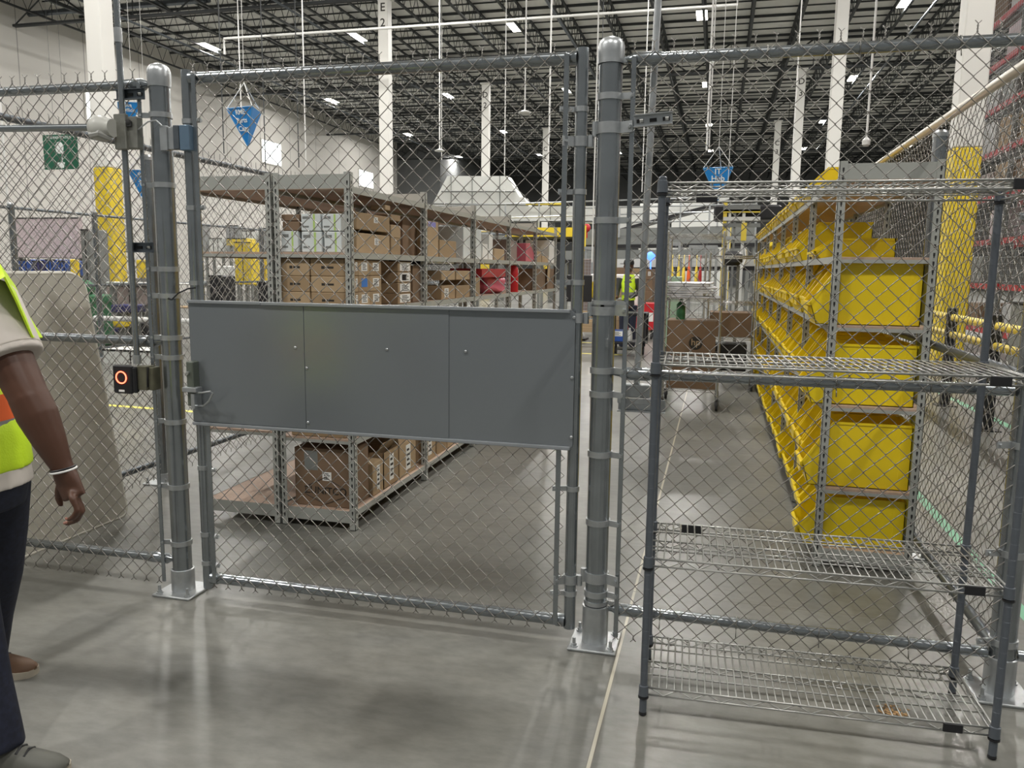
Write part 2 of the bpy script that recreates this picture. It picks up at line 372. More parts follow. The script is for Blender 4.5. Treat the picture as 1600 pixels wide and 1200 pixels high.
# drop rods, sprinkler pipes
def drop(px, py0, py1, Y, r, m, lab, cat='hanging pipe', end=None, name='drop_pipe', ztop=None):
    r = r*.62
    a = at(px, py1, Y=Y); b = MB(); b.tube([(a.x,a.y,a.z),(a.x,a.y,CZ if ztop is None else ztop)], r, 6)
    if end == 'dish': b.lathe([(.0,-.05),(.16,-.03),(.17,0),(.03,.05)], a, 12)
    if end == 'drum': b.lathe([(.04,-.18),(.08,-.15),(.09,-.06),(.04,0)], a, 12)
    return solo(name, b, m, lab, cat, 'rods and pipes hanging from the roof')
for px, y1, Y, r, lab, end in ((687,235,22,.035,'white drop pipe left of the long column, ending over the shelving','dish'),(820,175,18,.03,'white drop pipe ending in a small dome above the gate','dish'),
        (478,262,20,.03,'thin white drop pipe above the left shelving row',None),(380,262,22,.03,'thin pale drop pipe right of the blue parts sign',None),
        (858,215,20,.04,'paired white drop pipe right of the gate middle',None),(925,410,17,.03,'thin pale drop pipe passing behind the hinge post',None),
        (1262,0,16,.04,'bright white drop pipe near the brightest lamp',None),(1354,215,16,.04,'white drop pipe ending in a small white beacon','drum'),
        (788,300,26,.03,'pale drop pipe behind the gate top rail',None),(1003,300,22,.025,'thin drop wire left of the hub sign',None),
        (20,420,9,.03,'thin conduit dropping along the far left wall',None),(690,250,30,.03,'slim rod above the white hood',None),(1137,300,14,.012,'thin wire carrying the hub sign',None),
        (1233,330,24,.035,'grey drop pipe between the two right columns',None),(1108,230,20,.03,'ribbed white riser above the hub sign',None)):
    if y1 == 0: y1 = 235; px = 1104
    drop(px, 0, y1, Y, r, PIPEW, lab, end=end)
for px, y1, Y, lab in ((415,262,14,'black cable dropping left of the blue sign side'),(350,240,13,'black cable dropping across the blue parts sign'),(467,262,15,'black cable dropping over the shelving end'),(935,300,24,'dark cable dropping right of the gate')):
    drop(px, 0, y1, Y, .02, JOIST, lab, 'hanging cable', name='drop_cable')
b = MB(); yy = 24.0; zz = 9.75
b.tube([(-15.5,yy,9.2),(-15.5,yy,zz),(2.6,yy,zz),(2.6,yy,CZ)], .045, 8); solo('sprinkler_main', b, PIPEW, 'long white horizontal pipe crossing under the roof trusses', 'pipe')
for x in (-21.3, -14.1, -4.2, 9.6):
    b = MB(); b.tube([(x,-8,CZ-1.75),(x,68,CZ-1.75)], .05, 6); solo('sprinkler_pipe', b, GALVD, 'dark pipe running away under the roof joists, %s from the left wall' % ORD[(-21.3,-14.1,-4.2,9.6).index(x)], 'pipe', 'roof pipes running away')
b = MB(); p0 = at(45,22,X=WL_); b.tube([(WL_,p0.y,p0.z),(WL_+9,p0.y,p0.z)], .12, 6); solo('wall_brace', b, GALVD, 'dark horizontal strut reaching from the left wall at the top left', 'strut')

# ------------------------------------------------------------------ chain link fabric
def fabric(P0, U, length, z0, z1, off=(0,0,0), p=.0359, r=.002, near=True, barbs=True, wt=.0024, W=None):
    """zigzag interlocking wires in plane through P0 along unit U; W = unit normal"""
    U = np.array(U, float); W = np.array(W if W is not None else (-U[1], U[0], 0), float)
    n = int(round(length/p)); nk = int((z1-z0)/p); sides = 4 if near else 3
    V = []; F = []; base = 0
    angs = [2*math.pi*k/sides+math.pi/4 for k in range(sides)]
    for i in range(n):
        u0 = i*p; pts = []
        for k in range(nk+1):
            right = (k+i) % 2; s_ = 1 if right else -1
            u = u0+(p if right else 0); z = z1-k*p; d = .0022
            if near: pts += [(u-s_*.001, s_*-wt if 0 else (wt if right else -wt), z+d), (u+s_*.0022, 0, z), (u-s_*.001, (-wt if right else wt), z-d)]
            else: pts += [(u+s_*.001, 0, z)]
        P = np.array(pts); 
        if near:
            # segments going right lie on the front, going left on the back
            for k in range(nk+1):
                right = (k+i) % 2; P[3*k,1] = wt if right else -wt; P[3*k+2,1] = -wt if right else wt
        m = len(P); T = np.zeros_like(P); T[1:-1] = P[2:]-P[:-2]; T[0] = P[1]-P[0]; T[-1] = P[-1]-P[-2]
        Tz = T[:, [0,2]]; Tz = Tz/np.maximum(1e-9, np.linalg.norm(Tz, axis=1))[:,None]
        Nn = np.stack([-Tz[:,1], np.zeros(m), Tz[:,0]], 1)
        rings = [P+r*(math.cos(a)*Nn+math.sin(a)*np.array([0,1,0])) for a in angs]
        A = np.stack(rings, 1).reshape(-1,3); V.append(A)
        idx = np.arange(m-1)[:,None]*sides; k = np.arange(sides)[None,:]
        q = np.stack([idx+k, idx+(k+1) % sides, idx+sides+(k+1) % sides, idx+sides+k], -1).reshape(-1,4)+base
        F.append(q); base += len(A)
    V = np.concatenate(V); F = np.concatenate(F).tolist()
    off = np.array(off, float); P0 = np.array(P0, float)
    Wd = P0+off+V[:, :1]*U+V[:, 1:2]*W; Wd[:,2] = P0[2]+off[2]+V[:,2]
    b = MB(); b.v = [tuple(x) for x in Wd.tolist()]; b.f = [tuple(x) for x in F]; b.mi = [0]*len(F)
    if barbs:
        for (zz, sg, par) in ((z1, 1, 0), (z0+((z1-z0) % p), -1, nk % 2)):
            for i in range(n):
                if (i+par) % 2: continue     # crests
                c = np.array([i*p+ (p if False else 0), 0, zz])
                L_ = .026 if sg > 0 else .012; tp = []
                for hnd in (0, math.pi):
                    tw = [(c[0]+.0022*math.cos(hnd+q*1.6), .0022*math.sin(hnd+q*1.6), zz+sg*L_*q/5) for q in range(6)]
                    e = math.cos(hnd); tw.append((c[0]+e*.011, .004*e, zz+sg*(L_+.011)))
                    q3 = [tuple(P0+off+np.array([0,0,0])+t[0]*U+t[1]*W+np.array([0,0,t[2]])) for t in tw]; b.tube(q3, r*.9, 4 if near else 3)
    return b
# ------------------------------------------------------------------ fence posts and hardware
def strap(b, c, r, h, tab=None, tl=.05, thick=.005):
    """flat band around a pipe at c with a bolted tab along direction tab"""
    b.lathe([(r+.0005,-h/2),(r+thick,-h/2),(r+thick,h/2),(r+.0005,h/2)], c, 22)
    if tab is not None:
        t = Vector(tab).normalized(); ang = math.atan2(t.y, t.x); cc = Vector(c)+t*(r+tl/2); b.obox(cc, (tl,.007,h), rz=ang)
        e = Vector(c)+t*(r+tl-.012); n = Vector((-t.y, t.x, 0)); b.tube([e-n*.013, e+n*.013], .006, 6); b.tube([e-n*.011, e-n*.004], .010, 6)
def fence_post(x, y, rad, H, lab, sleeve=.0, bands=(), bolts=True, cap='dome', plate=True):
    t = thing('fence_post', lab, 'fence post', (x,y,0), 'chain link fence posts')
    b = MB(); b.tube([(x,y,.012),(x,y,H-.03)], rad, 26); part('pipe', b, GALV, t)
    b = MB()
    if cap == 'dome': b.lathe([(rad+.004,H-.10),(rad+.006,H-.06),(rad+.006,H-.035),(rad+.002,H-.022),(rad*.8,H-.008),(rad*.35,H),(.001,H+.001)], (x,y,0), 26)
    else: b.lathe([(rad+.003,H-.05),(rad+.003,H-.03),(rad*.7,H-.015),(.001,H-.012)], (x,y,0), 20)
    part('cap', b, GALVL, t)
    if sleeve:
        b = MB(); b.lathe([(rad+.009,.012),(rad+.009,sleeve),(rad+.002,sleeve+.002),(rad+.002,.012)], (x,y,0), 26); part('base_sleeve', b, GALVL, t)
    if plate:
        b = MB(); b.bbox(x-.10,y-.10,0,x+.10,y+.10,.012,.003); pl = part('base_plate', b, GALVL, t)
        for sx in (-1,1):
            for sy in (-1,1):
                q = MB(); q.lathe([(.016,.012),(.016,.016),(.011,.016),(.011,.026),(.007,.026),(.007,.05),(.002,.052)], (x+sx*.075,y+sy*.075,0), 8); part('anchor_bolt', q, GALVL, pl)
    for (z, tab, tl, h) in bands:
        q = MB(); strap(q, (x,y,z), rad, h, tab, tl); part('band', q, GALVL, t)
    return t
H = 2.42; X2, X3 = 1.985, 3.50; LX = .0
fence_post(0,0,.044,H,'thick galvanized latch post left of the gate, bolted to the floor',.115,
    [(z,(-1,-.25,0),.055,.022) for z in (2.20,1.90,1.53,1.41,1.22,1.13,.83,.52,.245)])
fence_post(X2,0,.045,H,'thick galvanized hinge post between the gate and wire rack',.17,
    [(z,(1,-.3,0),.055,.024) for z in (2.20,1.74,1.42,1.155,1.06,.815,.53,.225)]+[(2.33,(1,0,0),.02,.02),(.185,(1,0,0),.03,.016)])
fence_post(X3,0,.044,H,'galvanized corner post behind the right end of the wire rack',.15,[(z,(-1,-.3,0),.055,.024) for z in (2.2,1.75,1.2,.95,.55,.21)])
def pipe_h(b, p0, p1, r=.021): b.tube([p0, p1], r, 16)
FY = -.027
def tension_bar(b, x, z0, z1, y=FY): b.bbox(x-.009,y-.004,z0,x+.009,y+.003,z1,.001)
# left section
t = thing('chain_link_panel', 'chain link fence section left of the gate, behind the person', 'fence', (-1.6,0,0), 'front chain link sections')
part('chain_mesh', fabric((-3.2,FY,0),(1,0,0),3.12,.045,2.36), WIRE, t)
for nm, z in (('top_rail',2.335),('middle_rail',1.20),('bottom_rail',.155)):
    b = MB(); pipe_h(b,(-3.2,0,z),(-.075,0,z)); b.lathe([(.024,-.12),(.026,-.10),(.026,-.02),(.014,0),(.008,.03)],(-.06,0,z),14,'X'); part(nm, b, GALV, t)
b = MB(); tension_bar(b,-.085,.05,2.34); part('tension_bar', b, GALV, t)
# right section
t = thing('chain_link_panel', 'chain link fence section behind the wire rack, right of the gate', 'fence', (2.75,0,0), 'front chain link sections')
part('chain_mesh', fabric((X2+.09,FY,0),(1,0,0),1.40,.035,2.36), WIRE, t)
for nm, z in (('top_rail',2.335),('middle_rail',1.145),('bottom_rail',.16)):
    b = MB(); pipe_h(b,(X2+.09,0,z),(X3-.05,0,z)); b.lathe([(.008,-.05),(.014,-.02),(.026,0),(.026,.08),(.024,.10)],(X2+.09,0,z),14,'X'); part(nm, b, GALV, t)
b = MB(); tension_bar(b,X2+.09,.05,2.34); part('tension_bar', b, GALV, t)
b = MB()
for x in (2.25,2.55,2.86,3.18):
    for z in (.16,1.145,2.335): b.ring((x,0,z),.0245,.002,'X',12,4); b.tube([(x,-.02,z-.022),(x,-.03,z-.05)],.002,4)
part('tie_wire', b, WIRE, t)
# continuation beyond the corner post
t = thing('chain_link_panel', 'chain link fence section beyond the corner post at far right', 'fence', (4.4,0,0), 'front chain link sections')
part('chain_mesh', fabric((X3+.09,FY,0),(1,0,0),.9,.035,2.36), WIRE, t)
for nm, z in (('top_rail',2.335),('middle_rail',1.145),('bottom_rail',.16)):
    b = MB(); pipe_h(b,(X3+.05,0,z),(4.5,0,z)); part(nm, b, GALV, t)
# ------------------------------------------------------------------ gate
GX0, GX1 = .140, 1.876
g = thing('swing_gate', 'chain link gate with wide grey sheet metal panel across its middle', 'gate', (1,0,0))
for nm, x, z0 in (('latch_stile',GX0,.035),('hinge_stile',GX1,.055)):
    b = MB(); b.tube([(x,0,z0),(x,0,2.385)], .0245, 20); part(nm, b, GALV, g)
for nm, z in (('top_rail',2.35),('bottom_rail',.085)):
    b = MB(); b.tube([(GX0+.02,0,z),(GX1-.02,0,z)], .0245, 18); b.lathe([(.028,0),(.028,.035),(.025,.04)],(GX0+.02,0,z),16,'X'); b.lathe([(.025,-.04),(.028,-.035),(.028,0)],(GX1-.02,0,z),16,'X'); part(nm, b, GALV, g)
part('chain_mesh', fabric((GX0+.052,-.031,0),(1,0,0),GX1-GX0-.10,.045,2.37), WIRE, g)
for x in (GX0+.055, GX1-.055):
    b = MB(); b.bbox(x-.010,-.037,.075,x+.010,-.029,2.36,.001); part('tension_bar', b, GALV, g)
for x, s in ((GX0,1),(GX1,-1)):
    for z in (2.17,1.80,1.47,.62,.30,.16) if s == 1 else (2.16,1.85,1.50,.66,.21):
        q = MB(); strap(q,(x,0,z),.0245,.020,(s,-.35,0),.06,.0035); part('brace_band', q, GALVL, g)
# sheet panel: three joined sheets with lips
b = MB(); pz0, pz1 = .835, 1.392; px0, px1 = .135, 1.880; yf = -.050
def sheet(b, x0, x1, y, rad=.02):
    pl = []
    for (cx, cz, a0) in ((x1-rad,pz0+rad,-90),(x1-rad,pz1-rad,0),(x0+rad,pz1-rad,90),(x0+rad,pz0+rad,180)):
        for k in range(5): a = R(a0+k*22.5); pl.append((cx+rad*math.cos(a), cz+rad*math.sin(a)))
    b.prism(pl, 'Y', y, y+.003)
sheet(b, px0, px1, yf); sp = part('sheet_panel', b, PANEL, g)
b = MB(); b.bbox(px0+.65*0+.0,yf-.0035,pz0+.012, .70,yf-.0003,pz1-.004,.001); part('left_sheet', b, PANEL, sp)
b = MB(); b.bbox(.702,yf-.0035,pz0+.010, 1.357,yf-.0003,pz1-.004,.001); part('middle_sheet', b, PANEL, sp)
b = MB(); b.bbox(px0,yf-.014,pz1-.010,.50,yf+.004,pz1+.004,.002); b.bbox(.503,yf-.016,pz1-.011,px1-.02,yf+.004,pz1+.003,.002); part('top_lip', b, PANEL2, sp)
b = MB(); b.bbox(px0,yf-.012,pz0-.004,px1-.01,yf+.004,pz0+.010,.002); part('bottom_lip', b, PANEL2, sp)
for (sx, sy) in ((462,543),(605,546),(728,549),(480,575),(482,660),(897,496),(894,590),(893,683)):
    q = at(sx, sy, Y=yf); b = MB(); b.lathe([(.0065,0),(.0065,.002),(.004,.0045),(.001,.005)], (0,0,0), 10, 'Y')
    b.v = [(v[0]+q.x, yf-.0035-v[1], v[2]+q.z) for v in b.v]; part('screw', b, GALVL, sp)
# latch
b = MB(); b.bbox(.142,-.100,.925,.176,-.052,1.125,.004); lt = part('latch_box', b, mat('olive_grey_steel',(.16,.18,.15),.4,.5), g)
b = MB(); b.bbox(.128,-.118,.99,.200,-.066,1.012,.003); b.bbox(.168,-.112,.915,.186,-.055,.985,.002)
b.tube([(.18,-.09,.985),(.23,-.115,.992),(.275,-.115,1.0),(.282,-.112,.992),(.26,-.11,.955),(.225,-.10,.93),(.182,-.085,.925)], .0045, 8); part('latch_loop', b, GALVL, lt)
b = MB(); b.lathe([(.008,0),(.008,.01),(.003,.012)],(0,0,0),10,'Y'); b.v = [(v[0]+.155,-.101-v[1],v[2]+1.075) for v in b.v]; part('latch_bolt', b, GALVL, lt)
# hinges
for z, zs in ((2.085,2.04),(1.395,1.36),(.295,.27)):
    hg = thing('gate_hinge', 'bolted strap hinge joining gate to hinge post, %s' % {2.085:'near the top',1.395:'level with the sheet panel top',.295:'near the floor'}[z], 'hinge', (1.93,0,z), 'gate hinges')
    b = MB(); strap(b,(X2,0,z),.045,.042,(1,-.5,0),.06,.005); b.tube([(1.93,0,z-.028),(1.93,0,z+.028)],.011,10); part('post_strap', b, GALVL, hg)
    b = MB(); strap(b,(GX1,0,zs),.0245,.038,(-1,-.6,0),.05,.005); b.tube([(1.915,-.004,zs-.022),(1.915,-.004,zs+.022)],.012,10); b.obox((1.90,0,zs),(.03,.012,.03)); part('gate_strap', b, GALVL, hg)
# magnetic lock bracket and zip tie
ml = thing('door_magnet', 'small magnetic lock bracket at the top of the latch post', 'magnetic lock', (.08,-.05,2.1))
b = MB(); b.bbox(.040,-.068,2.04,.075,-.046,2.145,.002); b.bbox(.075,-.060,2.045,.105,-.03,2.14,.002); part('post_plate', b, GALVL, ml)
b = MB(); b.bbox(.107,-.068,2.045,.135,-.03,2.145,.002); part('magnet_block', b, GALVD, ml)
b = MB(); b.bbox(.137,-.066,2.04,.185,-.03,2.145,.002); b.lathe([(.004,0),(.001,.003)],(.17,-.067,2.06),6,'Y'); part('armature_plate', b, mat('blue_grey_plate',(.16,.24,.33),.35,.5), ml)
b = MB(); b.tube([(-.06,-.075,2.13),(-.0,-.085,2.16),(.035,-.08,2.165),(.055,-.07,2.145)], .0035, 6); solo('lock_cable', b, GALVL, 'thin grey cable arcing from the junction box to the lock bracket', 'cable')
b = MB(); b.tube([(.045,-.045,1.395),(.085,-.05,1.425),(.125,-.035,1.445),(.16,-.03,1.45)], .0035, 6); b.tube([(.045,-.045,1.395),(.03,-.05,1.40)], .004, 6); solo('cable_tie', b, BLACK, 'black cable tie stretched from the latch post to the gate', 'cable tie')
# ------------------------------------------------------------------ conduit with boxes and card reader
t = thing('conduit', 'steel conduit running down the fence left of the latch post', 'conduit', (-.14,-.065,0))
b = MB(); b.tube([(-.150,-.060,6.5),(-.148,-.060,2.2),(-.140,-.062,1.10)], .0135, 12); part('pipe', b, GALV, t)
b = MB(); b.lathe([(.017,2.50),(.017,2.56)],(-.149,-.060,0),12); part('coupling', b, GALVL, t); b = MB(); b.lathe([(.018,1.10),(.018,1.14)],(-.140,-.062,0),12); part('coupling', b, GALVL, t)
def strut_bar(x0, x1, y, z, lab, tilt=0):
    s = thing('strut_channel', lab, 'strut channel', ((x0+x1)/2,y,z), 'slotted strut pieces clamped to the fence'); b = MB(); c = ((x0+x1)/2,y,z); L_ = x1-x0
    b.obox(c,(L_,.003,.041),ry=tilt); b.obox((c[0],y-.010,z+.0205),(L_,.022,.003),ry=tilt); b.obox((c[0],y-.010,z-.0205),(L_,.022,.003),ry=tilt); part('channel', b, GALVL if x0 > 1 else GALVD, s)
    for k in (-.34,0,.34): b = MB(); b.obox((c[0]+k*L_,y-.003,z+k*L_*-math.sin(tilt)),(.026,.004,.013),ry=tilt); part('slot', b, DARK, s)
    for k in (-.30,.36): b = MB(); b.obox((c[0]+k*L_,y-.007,z+k*L_*-math.sin(tilt)),(.014,.008,.014),rx=.4); part('clamp_nut', b, CHROME, s)
    return s
strut_bar(-.190,-.045,-.040,2.285,'dark slotted strut piece under the left top rail')
strut_bar(-.150-.03,-.04,-.040,1.625,'dark slotted strut piece halfway up the left conduit')
strut_bar(2.083,2.225,-.040,2.105,'bright slotted strut piece above the wire rack corner', -.06)
t = thing('junction_box', 'small steel junction box on the conduit beside the grey sensor', 'junction box', (-.11,-.09,2.0))
b = MB(); b.bbox(-.165,-.10,2.045,-.105,-.075,2.195,.003); b.bbox(-.125,-.085,2.05,-.060,-.045,2.185,.003); part('box', b, mat('dull_box_steel',(.28,.28,.25),.4,.6,.2,25), t)
b = MB(); b.lathe([(.012,0),(.012,.01),(.006,.012)],(0,0,0),10,'Y'); b.v = [(v[0]-.095,-.086-v[1],v[2]+2.160) for v in b.v]; b.bbox(-.11,-.095,2.14,-.08,-.086,2.165,.002); part('cover_screw', b, DARK, t)
t = thing('horn_sounder', 'pale grey plastic horn at the end of the horizontal tube', 'horn', (-.2,-.12,2.14))
b = MB(); b.lathe([(.001,-.045),(.028,-.042),(.046,-.030),(.056,-.005),(.056,.015),(.046,.035),(.038,.055),(.038,.065)],(-.215,-.12,2.132),22,'X'); part('shell', b, mat('pale_grey_plastic',(.52,.52,.48),.4), t)
b = MB(); b.tube([(-.235,-.155,2.10),(-.19,-.16,2.105),(-.165,-.12,2.09)],(.016),8); part('lower_lip', b, mat('mid_grey_plastic',(.36,.36,.34),.4), t)
b = MB(); b.tube([(-1.6,-.12,2.165),(-.255,-.12,2.138)],.0155,14); solo('horizontal_tube', b, GALV, 'horizontal blue-grey tube entering from the left edge at head height', 'tube')
t = thing('card_reader', 'black card reader with a glowing red ring on the fence', 'card reader', (-.17,-.1,1.03))
b = MB(); b.bbox(-.228,-.122,.968,-.128,-.098,1.098,.006); b.bbox(-.130,-.118,.972,-.108,-.09,1.092,.006); part('housing', b, BLACK, t)
b = MB(); b.ring((-.180,-.1235,1.042),.0265,.0028,'Y',36,8); part('ring_light', b, REDGLOW, t)
b = MB(); b.bbox(-.196,-.1245,.976,-.166,-.122,.986,.0008); part('small_label', b, PAPER, t)
t = thing('mounting_box', 'steel box holding the card reader at the conduit foot', 'junction box', (-.08,-.07,1.03))
b = MB(); b.bbox(-.112,-.104,.985,-.062,-.045,1.095,.003); b.bbox(-.060,-.095,.985,-.036,-.04,1.09,.003); part('box', b, mat('drab_box',(.15,.145,.10),.4,.5,.2,20), t)
b = MB(); b.obox((-.060,-.098,1.04),(.004,.01,.10),ry=.1); part('seam', b, DARK, t)
# second conduit (behind the right section)
t = thing('conduit', 'steel conduit rising behind the fence beside the wire rack', 'conduit', (2.12,.05,0))
b = MB(); b.tube([(2.175,.050,6.5),(2.150,.050,2.6),(2.118,.050,1.10)], .0135, 12); part('pipe', b, GALVL, t)
b = MB(); b.bbox(2.062,.03,1.045,2.175,.075,1.098,.004); part('outlet_box', b, GALVL, t)
b = MB(); b.bbox(2.045,.03,1.02,2.235,.034,1.04,.001); b.bbox(2.045,.03,.985,2.235,.07,.989,.001); b.bbox(2.045,.066,.985,2.235,.07,1.03,.001); part('mounting_channel', b, GALVL, t)
# ------------------------------------------------------------------ side fences
def side_fence(X, y0, y1, lab, posts, zt=2.335, midz=1.2, side=1, near=True, botz=.15, barbs=True, z1=None, railm=None, ms=None):
    t = thing('chain_link_panel', lab, 'fence', (X,(y0+y1)/2,0), 'side chain link sections')
    part('chain_mesh', fabric((X-(ms or side)*.027,y0+.05,0),(0,1,0),y1-y0-.1,.05,(z1 or zt+.03),near=near,r=.0019,barbs=barbs), WIRE, t)
    for nm, z in (('top_rail',zt),('middle_rail',midz),('bottom_rail',botz)):
        if z is None: continue
        b = MB(); pipe_h(b,(X,y0,z),(X,y1,z)); part(nm, b, railm if railm and nm == 'top_rail' else GALVD, t)
    return t
side_fence(X3,.05,9.9,'long chain link fence running away behind the yellow bin rack',(), midz=1.19, barbs=False, z1=2.335, ms=-1, railm=mat('pale_galvanized_rail',(.60,.57,.50),.4,.6))
for y in (1.55, 4.2, 6.8, 9.4): fence_post(X3,y,.035,2.305,'slim fence post on the right side fence, %s from the corner' % ORD[[1.55,4.2,6.8,9.4].index(y)],cap='flat')
side_fence(-1.40,.05,8.2,'long chain link fence running away left of the grey shelving',(), midz=None, side=-1)
for y in (1.64, 4.1, 6.6): fence_post(-1.375+.0,y,.030,2.30,'slim fence post on the left side fence, %s from the front' % ORD[[1.64,4.1,6.6].index(y)],.07,cap='flat')
side_fence(-7.5,5.2,15.0,'far left chain link fence in front of the lilac panel',(), near=False, side=-1, barbs=False)
for y in (6.45, 8.05, 10.6, 13): fence_post(-7.5,y,.045,2.42,'fence post of the far left cage, %s from its near end' % ORD[[6.45,8.05,10.6,13].index(y)],cap='flat')
t = thing('chain_link_panel', 'far chain link fence crossing behind the grey shelving', 'fence', (-4.5,15,0), 'side chain link sections')
part('chain_mesh', fabric((-7.5,15.0,0),(1,0,0),5.2,.05,2.37,near=False,r=.0022,barbs=False), WIRE, t)
for nm, z in (('top_rail',2.34),('middle_rail',1.2)):
    b = MB(); pipe_h(b,(-7.5,15.03,z),(-2.3,15.03,z)); part(nm, b, GALVD, t)
for x in (-5.9,-4.3,-2.3): fence_post(x,15.05,.045,2.42,'post of the far crossing fence, %s from its left corner' % ORD[[-5.9,-4.3,-2.3].index(x)],cap='flat')
# ------------------------------------------------------------------ grey steel shelving
def steel_bay(name, lab, x0, x1, y0, L_, levels, ztop, last=False, sx=1, wood=BOARD, top_open=True, grp='grey steel shelving bays'):
    t = thing(name, lab, 'shelving', ((x0+x1)/2,y0,0), grp)
    def post(x, y, dx, dy):
        b = MB(); w = .038; b.box(x,y,0,x+dx*w,y+dy*.003,ztop); b.box(x,y,0,x+dx*.003,y+dy*w,ztop); b.box(x,y,0,x+dx*.042,y+dy*.042,.004)
        b.m = 1; z = .06
        while z < ztop-.03:
            yy = y-dy*.0008 if dy > 0 else y+.0008; b.box(x+dx*.014,y-.0009,z,x+dx*.023,y+.0002 if dy > 0 else y+.0009,z+.016); b.box(x+dx*.016,y-.0009,z-.008,x+dx*.021,y+.0002 if dy > 0 else y+.0009,z)
            xo = x-.0009 if dx > 0 else x; b.box(xo,y+dy*.014,z,xo+.0009,y+dy*.023,z+.016); z += .0415
        part('post', b, [STEEL, DARK], t)
    ys = [(y0,1)]+([(y0+L_,-1)] if last else [])
    for (y, dy) in ys: post(x0,y,1,dy); post(x1,y,-1,dy)
    for z in levels:
        bh = .075 if (z == levels[0] or z >= 1.9) else .038; top = z >= 1.9
        b = MB(); b.bbox(x0+.004,y0+.004,z-.014,x1-.004,y0+L_-.002,z,.001); s = part('shelf', b, wood, t)
        b = MB(); zz0 = z-bh if not top else z-.055; zz1 = z-.001 if not top else z+.055
        if top: zz0, zz1 = z-.012, z+.068
        for x in (x0+.003, x1-.006): b.box(x,y0+.002,z-.034,x+.003,y0+L_,z+.002)
        if z == levels[0] or top:
            b.box(x0+.003,y0+.0035,zz0 if not top else z-.01,x1-.003,y0+.0065,zz1)
        else: b.box(x0+.003,y0+.0035,z-.030,x1-.003,y0+.0065,z-.012)
        part('beam', b, STEEL, s)
    return t
RY0, RL = 1.04, 1.19
AX0, AX1 = -.078, .405
for k in range(5):
    steel_bay('steel_shelving_bay','grey steel shelving bay of the carton row facing the aisle, %s from the gate' % ORD[k],AX0,AX1,RY0+k*RL,RL,[.118,.55,.94,1.31,1.63,1.995],2.075,last=(k == 4))
BX0, BX1 = -.60, -.090
for k in range(3):
    steel_bay('steel_shelving_bay','grey steel shelving bay of the mostly empty left row, %s from the gate' % ORD[k],BX0,BX1,RY0+k*RL,RL,[.118,.57,1.63,1.995],2.075,last=(k == 2), wood=WOODL if k == 9 else BOARD)
# cartons
def carton(name, x0, y0, z0, x1, y1, z1, m, lab, grp=None, cat='cardboard box', tape=None, labels=(), texts=(), flaps=False, seam=None):
    t = thing(name, lab, cat, ((x0+x1)/2,(y0+y1)/2,z0), grp); b = MB()
    if flaps:   # open top
        w = .005; b.box(x0,y0,z0,x1,y1,z0+w); b.box(x0,y0,z0,x0+w,y1,z1); b.box(x1-w,y0,z0,x1,y1,z1); b.box(x0,y0,z0,x1,y0+w,z1); b.box(x0,y1-w,z0,x1,y1,z1)
        part('body', b, m, t); q = MB(); fl = (x1-x0)*.3
        q.obox((x1-.03,(y0+y1)/2,z1+fl*.3),(fl*.8,y1-y0,.004),ry=R(-60)); q.obox(((x0+x1)/2,y1-.004,z1+.04),(x1-x0,.004,.08),rx=R(15)); part('flap', q, m, t)
    else:
        b.bbox(x0,y0,z0,x1,y1,z1,.003); part('body', b, m, t)
    if tape:
        q = MB(); zc = (z0+z1)/2
        if tape == 'top': ym = (y0+y1)/2; q.box(x0-.0008,ym-.025,z1-.06,x1+.0008,ym+.025,z1+.0008)
        if tape == 'mid': q.box(x0-.0006,y0-.0008,zc-.003,x1+.0008,y1,zc+.003)
        part('tape', q, TAPE, t)
    for (face, u0, v0, u1, v1, mm) in labels:    # fractions of the face
        q = MB(); e = .0009
        if face == 'R': q.box(x1,y0+(y1-y0)*u0,z0+(z1-z0)*v0,x1+e,y0+(y1-y0)*u1,z0+(z1-z0)*v1)
        if face == 'F': q.box(x0+(x1-x0)*u0,y0-e,z0+(z1-z0)*v0,x0+(x1-x0)*u1,y0,z0+(z1-z0)*v1)
        if face == 'L': q.box(x0-e,y0+(y1-y0)*u0,z0+(z1-z0)*v0,x0,y0+(y1-y0)*u1,z0+(z1-z0)*v1)
        lp = part('label', q, mm, t)
        if mm is PAPER and (v1-v0)*(z1-z0) > .03:
            q = MB(); 
            for r_ in range(4):
                va = v0+(v1-v0)*(.15+.2*r_); vb = va+(v1-v0)*.09; ua, ub = u0+(u1-u0)*.18, u0+(u1-u0)*(.85-.15*(r_ % 2)); f = .0015
                if face == 'R': q.box(x1+e,y0+(y1-y0)*ua,z0+(z1-z0)*va,x1+f,y0+(y1-y0)*ub,z0+(z1-z0)*vb)
                if face == 'F': q.box(x0+(x1-x0)*ua,y0-f,z0+(z1-z0)*va,x0+(x1-x0)*ub,y0-e,z0+(z1-z0)*vb)
            if q.v: part('print', q, INK, lp)
    for (s, face, u, v, size) in texts:
        if face == 'F': Mx = face_mat((x0+(x1-x0)*u,y0-.0012,z0+(z1-z0)*v),'-Y')
        else: Mx = face_mat((x1+.0012,y0+(y1-y0)*u,z0+(z1-z0)*v),'+X')
        part('lettering', text_mesh(s,size,INK,Mx), None, t)
    return t
XF = .385
def aisle_box(px0, px1, py0, py1, m, lab, depth=.30, zb=None, xf=XF, name='carton', **k):
    a = at(px0,(py0+py1)/2,X=xf); c = at(px1,(py0+py1)/2,X=xf); cx = (px0+px1)/2
    z1 = at(cx,py0,X=xf).z; z0 = at(cx,py1,X=xf).z if zb is None else zb
    return carton(name, xf-depth, a.y+.002, z0, xf, c.y-.002, max(z1, z0+.03), m, lab, grp='cartons on the grey shelving', **k)
